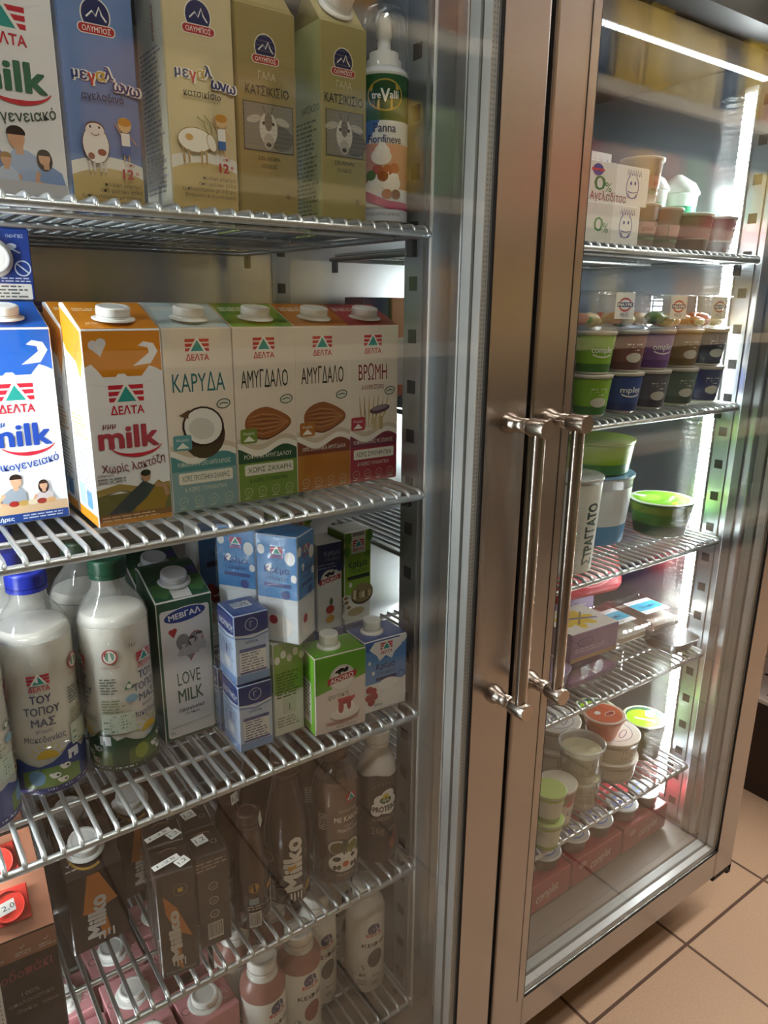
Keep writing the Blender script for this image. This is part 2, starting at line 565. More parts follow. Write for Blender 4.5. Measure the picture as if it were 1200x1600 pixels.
# the white shelf unit beyond the refrigerator
t = thing('gondola_shelf', 'white perforated shop shelf unit past the far end of the refrigerator', 'shelf', (1.86, -.03, 0))
wm = M('d8cfc8', .45)
board = MB(); board.box(0, 1.1, 0, .42, .27, .285, wm, .003)
mb = MB()
mb.box(0, 1.1, -.012, 0, .235, .285, wm, .003)
for i in range(22):
    mb.box(.02+.05*i, .035+.05*i, -.0128, -.0121, .255, .265, BLACK)
mb.build('front_lip', t)
for i in range(20):
    for j in range(6): board.box(.03+.055*i, .042+.055*i, .03+.065*j, .042+.065*j, .285, .2856, BLACK)
board.build('shelf_board_grille', t)
MB().box(0, 1.1, .1, .42, 0, .27, M('3a2d26', .7)).build('plinth', t)
MB().box(0, 1.1, .42, .45, 0, 1.6, M('aaa099', .6)).build('back_panel', t)
mb = MB()
for q in range(3):
    mb.box(0, 1.1, .1, .42, .68+.36*q, .70+.36*q, wm, .003)
mb.build('upper_shelf', t)
k = 0
for z, hh in ((.287, .2), (.702, .17), (1.062, .17)):
    for i in range(9):
        c = ['b02a2a', '1e2c52', 'b5202a', '26304f', 'c23a2a'][(i*2+k) % 5]
        mb = MB(); mb.box(-.048, .048, -.05, .05, 0, hh, M(c, .35), .004)
        p = Print(mb, on_left(-.048)); p.rect(-.03, hh*.45, .03, hh*.7, 'e8e4da')
        p = Print(mb, on_front(-.05)); p.rrect(-.035, hh*.4, .035, hh*.75, .01, 'e8e4da'); p.lines(-.03, hh*.3, .03, 3, .012, 'd9c9a0', i)
        o = mb.build('grocery_packet'); o.location = (1.86+.06+.115*i, .16+(.0 if z > .3 else -.06), z)
        tag(o, 'red or navy grocery packet on the white shelf unit past the refrigerator', 'packet', 'packets on the white shelf unit')
        k += 1
# ------------------------------------------------------------------ the two-door refrigerator
fr = thing('refrigerator', 'tall two-door stainless steel display refrigerator with glass doors', 'refrigerator', (0, 0, 0))
GAPX = 0.668
CX0, CX1, CY0, CY1, CZ0, CZ1 = -0.052, 1.388, 0.055, 0.70, 0.135, 2.14
IX0, IX1, IY1, IZ0, IZ1 = -0.02, 1.345, 0.63, 0.197, 1.70     # inner chamber
MB().box(CX0, IX0, CY0, CY1, CZ0, CZ1, INOX).build('side_panel', fr)
MB().box(IX1, CX1, CY0, CY1, CZ0, CZ1, INOX).build('side_panel', fr)
MB().box(IX0, IX1, IY1, CY1, CZ0, CZ1, INOX).build('back_panel', fr)
BASE = M('77716b', .55, .2)
mb = MB(); mb.box(IX0, IX1, CY0, IY1, CZ0, IZ0, BASE)
mb.box(IX0, IX1, CY0-.004, CY0+.012, IZ0-.02, IZ0+.006, BASE, .002)
mb.build('base_panel', fr)
MB().box(IX0, IX1, CY0, IY1, IZ1, CZ1, M('262524', .5)).build('top_panel', fr)  # steel given a dark colour as shade, so the mirrored aisle shows
# centre post: stepped so that its lips read as vertical bands
mb = MB()
mb.box(.588, .748, .102, .150, IZ0, IZ1, INOX)
mb.box(.618, .718, .080, .102, IZ0, IZ1, INOX, .002)
mb.box(.634, .702, .056, .080, IZ0, IZ1, M('c2c6c8', .4))
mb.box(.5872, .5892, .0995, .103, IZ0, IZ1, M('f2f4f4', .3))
mb.box(.7465, .7495, .098, .104, IZ0, IZ1, CHROME)
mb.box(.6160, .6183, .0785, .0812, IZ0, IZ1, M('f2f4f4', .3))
mb.build('centre_post', fr)
# right and left jambs, in steps
for sx, nm in ((1, 'jamb'), (-1, 'jamb')):
    f = (lambda x: x) if sx > 0 else (lambda x: 2*GAPX - x)
    mb = MB()
    a = sorted((f(1.332), f(1.345))); mb.box(a[0], a[1], .06, .095, IZ0, IZ1, INOX, .002)
    a = sorted((f(1.327), f(1.332))); mb.box(a[0], a[1], .075, .09, IZ0, IZ1, M('8d8f90', .35, .6))
    mb.build(nm, fr)

# slotted rails that carry the shelf clips
def rail(face, x, y0, y1, nm='slotted_rail'):
    mb = MB(); pl = M('aab0b3', .34, .75); dk = M('3a3c3e', .6)
    t_ = .003
    if face in 'LR':
        mb.box(x-(t_ if face == 'L' else 0), x+(0 if face == 'L' else t_), y0, y1, IZ0+.01, IZ1-.01, pl)
        xx = x-t_ if face == 'L' else x+t_
        d = -.0004 if face == 'L' else .0004
    z = .235
    ym = (y0+y1)/2
    while z < IZ1-.04:
        if face in 'LR':
            mb.box(min(xx, xx+d), max(xx, xx+d), ym-.008, ym+.008, z, z+.017, dk)
        else:
            mb.box(x-.008, x+.008, y0-.0034, y0-.003, z, z+.017, dk)
        z += .0635
    if face == 'F': mb.box(x-.018, x+.018, y0-.003, y0, IZ0+.01, IZ1-.01, pl)
    mb.build(nm, fr)
rail('L', .588, .112, .148)
rail('L', 1.345, .112, .143)
rail('R', IX0, .112, .143)
rail('R', .748, .112, .148)
for x in (.06, .668, 1.28): rail('F', x, IY1, IY1)

# light strips
def led_vertical(x, y, sgn):
    mb = MB(); mb.box(min(x, x+sgn*.006), max(x, x+sgn*.006), y-.012, y+.012, .24, 1.665, M('dfe3e4', .4))
    h = mb.build('light_strip', fr)
    mb = MB(); z = .25
    xx = x+sgn*.0065
    while z < 1.65:
        vs = [(xx, y-.010, z), (xx, y+.010, z), (xx, y+.010, z+.0062), (xx, y-.010, z+.0062)]
        mb.add(vs, [(0, 1, 2, 3)] if sgn > 0 else [(3, 2, 1, 0)], LED); z += .0102
    mb.build('diode_print', h)
LED = glow('led_white', COOL, LED_POWER)
LEDB = glow('led_bar_white', COOL, LED_POWER*.032)
led_vertical(IX1, .158, -1)
led_vertical(IX0, .158, 1)
for a, b in ((.80, 1.325), (.02, .55)):  # left bay's bar is out of view, added to light its top shelf
    mb = MB(); mb.box(a, b, .112, .132, 1.664, 1.699, M('dfe3e4', .4))
    h = mb.build('light_bar', fr)
    mb = MB(); x = a+.01
    while x < b-.02:
        mb.add([(x, .115, 1.6635), (x+.0105, .115, 1.6635), (x+.0105, .129, 1.6635), (x, .129, 1.6635)], [(3, 2, 1, 0)], LEDB); x += .0135
    mb.build('diode_print', h)

# doors
def door(x0, x1, hinge_left):
    z0, z1 = .140, 2.03
    st = .070; d0, d1 = 0.0, .046
    gl = (x0+st-.011, x1-st+.011, z0+.066-.011, z1-.085)
    mb = MB()
    mb.box(x0, x0+st, d0, d1, z0, z1, STEEL, .0035, 2)
    mb.box(x1-st, x1, d0, d1, z0, z1, STEEL, .0035, 2)
    mb.box(x0+st, x1-st, d0+.0006, d1, z0, z0+.066, STEEL_X, .003, 2)
    mb.box(x0+st, x1-st, d0+.0006, d1, z1-.085, z1, STEEL_X, .003, 2)
    dr = mb.build('door', fr)
    # a shallow pressed step along the stiles
    mb = MB()
    for a in (x0+st-.0145, x1-st-.0015+.002):
        mb.box(a, a+.014, -.0012, .0, z0+.066, z1-.085, STEEL, .0005)
    mb.build('stile_bead', dr)
    mb = MB(); a, b, c, d = x0+st, x1-st, z0+.066, z1-.085
    mb.box(a, b, .0025, .0065, c, d, GLASS)
    mb.box(a, b, .0200, .0240, c, d, GLASS)
    mb.build('glass_pane', dr)
    # perforated metal spacer between the two panes
    sp = M('d3d5d5', .35, .2); pk = M('85898b', .5)
    mb = MB(); wd = .0095
    for q in ((a, a+wd, c, d), (b-wd, b, c, d)):
        mb.box(q[0], q[1], .0070, .0195, q[2], q[3], sp)
        vs = []; fs = []; z = c+.004
        while z < d:
            for xo in (.0022, .0062):
                o = len(vs); xx = q[0]+xo
                vs += [(xx, .00692, z), (xx+.0011, .00692, z), (xx+.0011, .00692, z+.0022), (xx, .00692, z+.0022)]; fs.append((o, o+1, o+2, o+3))
            z += .0052
        mb.add(vs, fs, pk)
    for q in ((c, c+wd), (d-wd, d)):
        mb.box(a, b, .0071, .0194, q[0], q[1], sp)
        vs = []; fs = []; x = a+.004
        while x < b:
            for zo in (.0022, .0062):
                o = len(vs); zz = q[0]+zo
                vs += [(x, .007, zz), (x+.0022, .007, zz), (x+.0022, .007, zz+.0011), (x, .007, zz+.0011)]; fs.append((o, o+1, o+2, o+3))
            x += .0052
        mb.add(vs, fs, pk)
    mb.build('spacer_edge', dr)
    mb = MB()
    for q in (a, b): mb.box(q-.0016, q+.0016, -.0002, .0024, c, d, RUBBER)
    mb.box(a, b, -.0002, .0024, c-.0016, c+.0016, RUBBER); mb.box(a, b, -.0002, .0024, d-.0016, d+.0016, RUBBER)
    mb.build('glazing_bead', dr)
    # inner liner and magnetic gasket
    mb = MB()
    for q in ((a-.002, a+.010), (b-.010, b+.002)): mb.box(q[0], q[1], .0245, .040, c, d, M('b2b4b3', .4))
    mb.box(a, b, .0245, .040, c-.002, c+.010, M('b2b4b3', .4)); mb.box(a, b, .0245, .040, d-.010, d+.002, M('b2b4b3', .4))
    mb.build('inner_liner', dr)
    mb = MB()
    ga = (x0+.022, x1-.022)
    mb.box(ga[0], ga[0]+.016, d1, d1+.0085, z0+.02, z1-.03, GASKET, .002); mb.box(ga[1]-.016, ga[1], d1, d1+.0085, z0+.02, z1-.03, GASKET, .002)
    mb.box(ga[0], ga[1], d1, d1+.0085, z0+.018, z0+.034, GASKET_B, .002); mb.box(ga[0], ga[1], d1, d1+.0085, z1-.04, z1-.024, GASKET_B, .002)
    mb.build('gasket', dr)
    # bar handle on two posts
    hx = x1-.030 if hinge_left else x0+.030
    zt, zb = 1.163, .800
    mb = MB()
    for z in (zt, zb):
        mb.T = Matrix.Translation((hx, 0, z)) @ Matrix.Rotation(math.pi/2, 4, 'X')
        mb.lathe([(.0128, .0), (.0128, .004), (.0095, .012), (.0088, .018), (.0088, .0305), (.0080, .031), (.0080, .0320), (.0088, .0325), (.0108, .036), (.0112, .038), (.0112, .0605), (.0108, .0615)], SATIN, 28)
        mb.T = None
    mb.lathe([(.0078, zb), (.0078, zt)], SATIN, 24, c=(hx, -.0485))
    mb.build('handle', dr)
    return dr
D1 = door(-.052, GAPX-.0043, True)
D2 = door(GAPX+.0043, 1.388, False)
MB().box(GAPX-.0041, GAPX+.0041, .010, .054, .14, 2.03, BLACK).build('gap_shade_strip', fr)  # black strip standing in for the deep shade of the door gap
mb = MB(); mb.box(CX0, CX1, .002, .055, 2.038, 2.14, STEEL_X, .003); mb.build('header_panel', fr)
mb = MB(); mb.box(1.33, 1.40, .006, .05, .118, .139, BLACK, .002); mb.box(1.388, 1.402, .006, .03, .108, .139, BLACK, .002); mb.build('hinge_bracket', fr)
for x, y in ((1.33, .12), (.02, .12), (1.33, .62), (.02, .62)):
    mb = MB(); mb.lathe([(.024, 0), (.024, .012), (.013, .02), (.013, .135)], M('77726d', .4, .7), 20, c=(x, y)); mb.build('leg', fr)

# ------------------------------------------------------------------ wire shelves
def wire_shelf(x0, x1, z, label, pitch=.0185, yf=.088, yb=.60):
    """z = top of the wires"""
    t = thing('wire_shelf', label, 'shelf', (0, 0, 0), 0, None)
    mb = MB(); r = .0042; zz = z-.0105
    rc = .012
    pts = [(x0, yf+rc, zz), (x0+.0035, yf+.0035, zz), (x0+rc, yf, zz), (x1-rc, yf, zz), (x1-.0035, yf+.0035, zz), (x1, yf+rc, zz), (x1, yb, zz), (x0, yb, zz)]
    mb.tube(pts, r, WIRE, 10, True)
    mb.build('frame', t)
    mb = MB()
    for y in (.165, .31, .46):
        mb = MB(); mb.tube([(x0, y, z-.0098), (x1, y, z-.0098)], .0036, WIRE, 8); mb.build('cross_bar', t)
    mb = MB(); n = int((x1-x0-.02)/pitch); st = (x1-x0-.02)/n
    for i in range(n+1):
        x = x0+.01+st*i
        mb.tube([(x, yf-.0018, z-.0105), (x, yf-.0008, z-.006), (x, yf+.004, z-.0032), (x, yf+.012, z-.0028), (x, yb, z-.0028)], .0028, WIRE, 7)
    mb.build('wire_grille', t)
    for x, s_ in ((x0, -1), (x1, 1)):
        for y in (.13, .585):
            mb = MB(); mb.box(min(x-.002*s_, x+.0045*s_), max(x-.002*s_, x+.0045*s_), y-.006, y+.006, z-.034, z-.0148, M('5a5c5d', .4, .6)); mb.build('clip', t)
    return t
LS = (1.388, 1.072, .7545, .494, .235)
RS = (1.386, 1.131, .874, .636, .374)
for z, l in zip(LS, ('wire shelf under the tall green and beige goat milk cartons', 'wire shelf under the row of boxed plant drinks', 'wire shelf under the milk bottles and small cream boxes', 'wire shelf under the brown chocolate drinks', 'lowest wire shelf under the pink cartons and kefir bottles')):
    wire_shelf(.022, .580, z, l)
for z, l in zip(RS, ('wire shelf under the cow-printed yogurt boxes', 'wire shelf under the two tiers of tapered cups', 'wire shelf under the strained yogurt tub and green bowl', 'wire shelf under the purple box and clear trays', 'wire shelf under the orange dessert cup and round tubs')):
    wire_shelf(.758, 1.318 if z != .636 else 1.318, z, l)
# ------------------------------------------------------------------ pack builders
NAVY, TEAL, RED, GREEN = '1f2f6b', '2b9a92', 'c8283c', '2f7d3a'

def logo_delta(p, x, y, s, lettering=True):
    for i in range(3): p.rect(x-s, y+s*(.10+.36*i), x+s, y+s*(.34+.36*i), RED)
    p.poly([(x-s*.78, y+s*.02), (x+s*.78, y+s*.02), (x+s*.06, y+s*1.16), (x-s*.06, y+s*1.16)], 'f2f2ee')
    p.poly([(x-s*.55, y+s*.10), (x+s*.55, y+s*.10), (x, y+s*.98)], TEAL)
    if lettering: p.text('ΔΕΛΤΑ', x, y-s*.62, s*.50, RED, w=s*1.95, bold=.018)
def logo_olympos(p, x, y, s):
    p.ell(x, y, s, s*1.05, 'e9e4da', n=24); p.ell(x, y, s*.92, s*.97, '232a5c', n=24)
    p.band([(x-s*.62, y-s*.18), (x-s*.2, y+s*.22), (x+s*.02, y-.06*s), (x+s*.28, y+s*.5), (x+s*.42, y+s*.05), (x+s*.7, y-s*.3)], s*.10, 'f2f0ea')
    p.rrect(x-s*1.25, y-s*1.18, x+s*1.25, y-s*.52, s*.3, 'e9e4da'); p.rrect(x-s*1.18, y-s*1.12, x+s*1.18, y-s*.58, s*.26, 'b3262f')
    p.text('ΟΛΥΜΠΟΣ', x, y-s*1.02, s*.34, 'f4f0e8', w=s*1.9, bold=.02)
def logo_nounou(p, x, y, h, w, col='f4f6fa'):
    p.text('ΝΟΥΝΟΥ', x, y, h, col, w=w, bold=.03)
def seal(p, x, y, rx, ry, a, b, rot=0.0):
    p.ell(x, y, rx, ry, a, rot); p.ell(x, y, rx*.84, ry*.80, b, rot); p.band([(x-rx*.6, y-ry*.15), (x, y+ry*.2), (x+rx*.6, y)], ry*.22, a)
def badge(p, x, y, s, col):
    p.rrect(x-s, y-s*.8, x+s, y+s*.8, s*.25, col); p.text('Χωρίς', x, y+s*.15, s*.3, 'f0efe6', w=s*1.4); p.poly([(x-s*.7, y-s*.6), (x+s*.7, y-s*.6), (x, y+s*.02)], 'f0efe6')
def figure(p, x, y, s, hair, top, skin='d9a98a', lean=0.0, hairlong=False):
    """a small printed person, head and shoulders, s = height"""
    p.poly([(x-s*.34, y), (x+s*.34, y), (x+s*.30+lean*.4, y+s*.42), (x+s*.12+lean*.7, y+s*.56), (x-s*.12+lean*.7, y+s*.56), (x-s*.30+lean*.4, y+s*.42)], top)
    p.band([(x-s*.28+lean*.4, y+s*.4), (x-s*.42, y+s*.16), (x-s*.16, y+s*.06)], s*.12, skin)
    if hairlong: p.ell(x+lean, y+s*.70, s*.20, s*.27, hair)
    p.rect(x-s*.07+lean*.8, y+s*.48, x+s*.07+lean*.8, y+s*.64, skin)
    p.ell(x+lean, y+s*.76, s*.145, s*.19, skin)
    p.ell(x+lean, y+s*.84, s*.165, s*.13, hair, a0=-12, a1=192, n=12)

def brik_body(w, d, h, rise, col_front, col_top, col_side, name='carton_body', parent=None):
    mb = MB()
    yb = d/2
    prof = [(-d/2, 0), (yb, 0), (yb, h+rise), (yb-.012, h+rise), (-d/2, h)]
    mb.prism(prof, -w/2, w/2, M(col_front, .34), .0008)
    # the sloping top and the folded side ears in their own colour
    e = .0003
    n = Vector((0, -rise, d-.012)).normalized()
    def on_slope(u, v, o):
        t = v; return (u, -d/2 + t*(d-.012)/math.hypot(d-.012, rise) - (o+e)*rise/math.hypot(d-.012, rise), h + t*rise/math.hypot(d-.012, rise) + (o+e)*(d-.012)/math.hypot(d-.012, rise))
    L = math.hypot(d-.012, rise)
    pt = Print(mb, on_slope)
    pt.rect(-w/2+.0012, .0012, w/2-.0012, L, col_top)
    mb.add([(-w/2+.001, yb-.012, h+rise+e), (w/2-.001, yb-.012, h+rise+e), (w/2-.001, yb, h+rise+e), (-w/2+.001, yb, h+rise+e)], [(0, 1, 2, 3)], M(col_top, .34))
    pl = Print(mb, on_left(-w/2)); pr = Print(mb, on_right(w/2))
    pl.poly([(-d/2+.001, .001), (d/2-.001, .001), (d/2-.001, h-.002), (-d/2+.012, h+rise-.002), (-d/2+.001, h+rise-.002)], col_side)
    pr.poly([(-d/2+.001, .001), (d/2-.001, .001), (d/2-.001, h+rise-.002), (d/2-.012, h+rise-.002), (-d/2+.001, h-.002)], col_side)
    pf = Print(mb, on_front(-d/2))
    return mb, pf, pl, pr, pt, L

def screw_cap(parent, loc, r, h, col, tilt=0.0, name='cap', base=True, ribs=44, mat=None):
    mb = MB(); m = mat or M(col, .32)
    if base: mb.lathe([(r*1.28, 0), (r*1.28, h*.10), (r*1.08, h*.16)], m, 32)
    mb.lathe([(r, h*.12), (r, h*.30), (r*1.0, h*.32)], m, 44, caps=(True, False))
    mb.lathe([(r, h*.34), (r, h*.86)], m, 2*ribs, ribs=ribs, ribd=r*.035, caps=(False, False))
    mb.lathe([(r, h*.86), (r*.985, h*.95), (r*.93, h), (r*.75, h*1.0), (r*.72, h*.97)], m, 44, caps=(False, True))
    o = mb.build(name, parent, loc)
    o.rotation_euler = (tilt, 0, 0)
    return o

def price_tag(parent, loc, rot, w=.022, h=.011, txt='2,00'):
    mb = MB(); mb.box(-w/2, w/2, -h/2, h/2, 0, .0004, M('f3f2ee', .5))
    p = Print(mb, on_top(.0004)); p.text(txt, 0, -h*.22, h*.45, '55565c', w=w*.7)
    o = mb.build('price_sticker', parent, loc); o.rotation_euler = rot
    return o

# ---- family of one-litre boxed drinks with a sloping top
W1, D1_, H1 = .0785, .073, .2
def litre_root(name, label, x, yf, z, group=None, rot=0.0):
    return thing(name, label, 'carton', (x, yf+D1_/2, z), rot, group)
def cap_on(root, rise=.025, y=.022, r=.0165, h=.013, col='e9e9e6', dx=0.0):
    t = y/(D1_-.012)
    return screw_cap(root, (dx, -D1_/2+y, H1+rise*t+.0005), r, h, col, math.atan2(rise, D1_-.012)*.45)

def milk_box(label, x, yf, z, top, word, word2, line, scene, splash='e6e7ee', group=None):
    t = litre_root('milk_carton', label, x, yf, z, group)
    mb, f, l, r, tp, L = brik_body(W1, D1_, H1, .025, 'eeeff2', top, 'f1f1f0')
    w = W1/2
    # splash of milk over the coloured shoulder
    f.rect(-w+.001, H1-.046, w-.001, H1-.0015, top)
    wave = [(-w+.001, H1-.056)]
    for i in range(13):
        u = i/12
        wave.append((-w+.001+u*(W1-.002), H1-.036 - .012*math.sin(u*math.pi) + .006*math.sin(u*17)))
    wave += [(w-.001, H1-.020), (w-.001, H1-.075), (-w+.001, H1-.075)]
    for i in range(len(wave)-4):
        a, b = wave[i+1], wave[i+2]
        f.poly([(a[0], H1-.075), (b[0], H1-.075), b, a], 'f0f1f4'); f.k -= 1
    f.k += 1
    f.poly([(w-.030, H1-.036), (w-.012, H1-.034), (w-.004, H1-.022), (w-.008, H1-.014), (w-.018, H1-.012), (w-.024, H1-.016), (w-.014, H1-.018), (w-.013, H1-.023), (w-.022, H1-.030)], 'f0f1f4')
    f.band([(-w+.006, H1-.052), (0, H1-.060), (w-.008, H1-.050)], (.001, .004, .001), splash)
    if scene != 'family':
        f.ell(-w+.011, H1-.015, .0048, .0048, 'd9dade'); f.ell(-w+.0185, H1-.013, .0048, .0048, 'd9dade'); f.poly([(-w+.0065, H1-.0165), (-w+.0228, H1-.0145), (-w+.017, H1-.026)], 'd9dade')
    logo_delta(f, 0, H1-.073, .0175)
    f.text('μμμ', -.020, H1-.097, .006, word2, bold=.02, shear=.2)
    f.text('milk', -.001, H1-.118, .0235, word, w=.062, bold=.035)
    f.arc(.006, H1-.113, .028, .014, 205, 340, (.0006, .0042, .0006), RED)
    f.text(line, .002, H1-.139, .0085, word2, w=.066, bold=.012, rot=.10, bend=-.003)
    if scene == 'kitchen':
        figure(f, -.014, .018, .036, '2d211c', '9aa3b0', lean=.004)
        figure(f, .016, .018, .027, '3a2a22', 'd8cfd0', lean=0, hairlong=True)
        f.rect(-w+.001, .010, w-.001, .0205, 'd8b894')
        for i, c in enumerate(('a8322c', 'c5a05a', 'e3d6bb', '9e3a30', 'd4a877')): f.ell(-.014+.009*i, .0215, .005, .003, c)
        f.rect(-w+.001, .001, w-.001, .0105, '23458f'); f.text('πλήρες', -w+.003, .0040, .0042, 'eef0f5', al=0, bold=.02); f.lines(-w+.032, .0085, w-.004, 2, .003, 'c9d3ea', 3)
    elif scene == 'deck':
        f.rect(-w+.001, .012, w-.001, .034, '6f6a3c'); f.band([(-w+.001, .036), (-.015, .041), (.012, .034), (w-.001, .038)], .007, 'a79254')
        f.poly([(-.004, .010), (.030, .010), (.038, .034), (.026, .044), (.008, .030)], '9a7a2e')
        f.poly([(-.030, .012), (-.010, .010), (.012, .026), (.022, .038), (.010, .045), (-.004, .034)], '454a4c')
        f.ell(.013, .0495, .0050, .0062, 'b98d6e'); f.ell(.013, .0530, .0054, .0036, '2c241f'); f.band([(.022, .040), (.032, .037), (.035, .026)], .005, 'b98d6e')
        f.rect(-w+.001, .001, w-.001, .0125, '8c5e3a'); f.rect(-w+.001, .001, w-.001, .006, 'c98a3c'); f.lines(-w+.004, .0105, w-.006, 2, .0032, 'd9b98f', 5)
        f.text('ρόφημα', -w+.003, .0535, .0032, '6f7076', al=0); f.lines(-w+.003, .0515, -.006, 2, .0032, '8a8b90', 8)
    else:
        figure(f, -.026, .012, .044, '2a2422', '6b7fae', lean=.006); figure(f, .008, .010, .046, '241d1b', 'a9bde0', lean=-.008)
        figure(f, -.010, .006, .028, 'a87f52', 'c9d6ea'); figure(f, .027, .006, .033, '3a2d26', '8aa6d6', lean=-.006, hairlong=True)
        f.band([(-w+.001, .006), (w-.001, .004)], .012, 'c9cbd2')
    # side panel
    l.poly([(-D1_/2+.001, H1+.022), (D1_/2-.001, H1-.002), (D1_/2-.001, H1-.030), (D1_/2-.014, H1-.050), (D1_/2-.026, H1-.032), (-D1_/2+.012, H1-.022), (-D1_/2+.001, H1-.012)], top)
    l.band([(D1_/2-.008, H1-.010), (D1_/2-.030, H1-.030)], .0009, 'a8452c')
    l.ell(.010, H1-.066, .007, .012, '4b86c8'); l.ell(.010, H1-.066, .0055, .0105, 'f1f1f0'); l.text('A', .010, H1-.068, .006, RED)
    l.lines(-.028, H1-.086, .030, 6, .0042, 'd79a55', 2); l.lines(-.028, H1-.118, .030, 13, .0042, '8f9299', 4)
    l.rrect(-.026, .016, -.004, .040, .003, '9db8dc'); l.rrect(.0, .016, .022, .034, .003, '5b8fcf'); l.rect(-D1_/2+.001, .001, D1_/2-.001, .012, top)
    tp.lines(-.034, .050, .034, 2, .004, 'f0d9b5' if top != '1f62c4' else 'b9cdf0', 6); tp.text('κλείστε', -.022, .012, .004, 'f2ead8', w=.016)
    mb.build('carton_body', t)
    cap_on(t)
    return t

def plant_box(label, x, yf, z, top, name, ncol, bandcol, deep, fruit, line1, line2, group=None):
    t = litre_root('plant_drink_carton', label, x, yf, z, group)
    mb, f, l, r, tp, L = brik_body(W1, D1_, H1, .025, 'e9ddcd', top, 'e4d8c8')
    w = W1/2
    logo_delta(f, -.001, H1-.0255, .0135)
    f.text(name, -.001, H1-.067, .0205, ncol, w=.060 if len(name) > 5 else .044, bold=-.004 if len(name) > 5 else 0)
    if name == 'ΒΡΩΜΗ': f.text('& 4 SUPER ΣΠΟΡΟΙ', -.001, H1-.079, .006, ncol, w=.034)
    seal(f, .026, H1-.082, .0085, .0055, '3f5a4a', 'd9d6c6', .15)
    # wavy foot
    base = .062
    def wave(off, amp, col, y0):
        n = 16; ps = [(-w+.001+i*(W1-.002)/n, base+off+amp*math.sin(2.2+i/n*7.2)) for i in range(n+1)]
        for i in range(n): f.poly([(ps[i][0], y0), (ps[i+1][0], y0), ps[i+1], ps[i]], col); f.k -= 1
        f.k += 1
    wave(.010, .005, 'cfc0aa', .02); wave(.004, .0055, 'eee9de', .02); wave(-.003, .006, deep, .02)
    f.rect(-w+.001, .001, w-.001, .046, bandcol)
    if fruit == 'coconut':
        f.ell(.002, H1-.116, .024, .026, '4b3326', rot=-.3); f.ell(.001, H1-.106, .0245, .0225, '3a281f', rot=-.25); f.ell(.001, H1-.1055, .022, .020, 'eceae4', rot=-.25); f.ell(-.001, H1-.108, .015, .012, 'd3d2cb', rot=-.25)
        f.poly([(-.026, H1-.092), (-.014, H1-.086), (-.016, H1-.096)], '6b4a35')
    elif fruit == 'almond':
        pts = []
        for i in range(24):
            a = i/24*2*math.pi; rr = 1 if math.cos(a) < .3 else 1+.16*(math.cos(a)-.3)
            pts.append((.000+.0285*math.cos(a)*rr, H1-.108+.0185*math.sin(a)*(1-.35*max(0, math.cos(a)))))
        f.poly([(p[0], p[1]-.0015) for p in pts], '5b3522'); f.poly(pts, '9a5f38')
        for q in (-.011, -.006, -.001, .004, .009): f.band([(-.024, H1-.108+q*.75), (-.006, H1-.108+q*1.15), (.012, H1-.108+q*.9), (.028, H1-.109)], (.0004, .0016, .0003), 'c08a58')
        for q in (-.0085, -.0035, .0015, .0065): f.band([(-.022, H1-.108+q*.75), (-.004, H1-.108+q*1.15), (.014, H1-.108+q*.8)], (.0003, .0010, .0003), '70422a')
    else:
        for i in range(7): f.band([(-.016+.004*i, H1-.128), (-.020+.0065*i, H1-.108), (-.022+.0075*i, H1-.088)], (.0008, .0022, .0006), ['b99a5c', 'a88648', 'c7aa70'][i % 3])
        f.ell(.010, H1-.105, .016, .005, '5a4552', rot=.15); f.ell(.010, H1-.1035, .013, .003, '8f7f86', rot=.15)
        for i in range(9): f.ell(.002+.005*(i % 3), H1-.118-.005*(i//3), .0042, .003, ['c9b88e', 'b9a67a', 'd6c8a2'][(i*2) % 3], rot=i)
    badge(f, -.024, base+.016, .0105, {'almond': bandcol, 'coconut': '5d9aa0'}.get(fruit, 'b03a4a'))
    f.text(line1, 0, .051, .0052, 'e9e6da', w=.062 if len(line1) > 12 else .05, bold=-.005)
    if line2:
        f.rrect(-.031, .031, .033, .044, .002, 'e6e2d4'); f.text(line2, .001, .0345, .0062, '2d3a34', w=.056)
        f.text('& ΧΩΡΙΣ ΓΛΥΚΑΝΤΙΚΑ', 0, .0225, .0048, 'e0dccb' if fruit != 'almond' else '24402c', w=.05)
    for i in range(4):
        f.ell(-.027+.018*i, .0115, .0052, .0052, 'c9c3a6'); f.ell(-.027+.018*i, .0115, .0046, .0046, bandcol); f.text('abcd'[i] if False else '✓', -.027+.018*i, .0095, .004, 'd9d4bd'); f.lines(-.032+.018*i, .0048, -.022+.018*i, 1, .0022, 'd9d4bd', i)
    l.rect(-D1_/2+.001, .001, D1_/2-.001, .046, bandcol); l.lines(-.028, H1-.04, .030, 22, .0045, '8a7f70', 4)
    tp.lines(-.034, .054, .034, 3, .004, 'e9e6da', 6)
    mb.build('carton_body', t)
    cap_on(t)
    return t

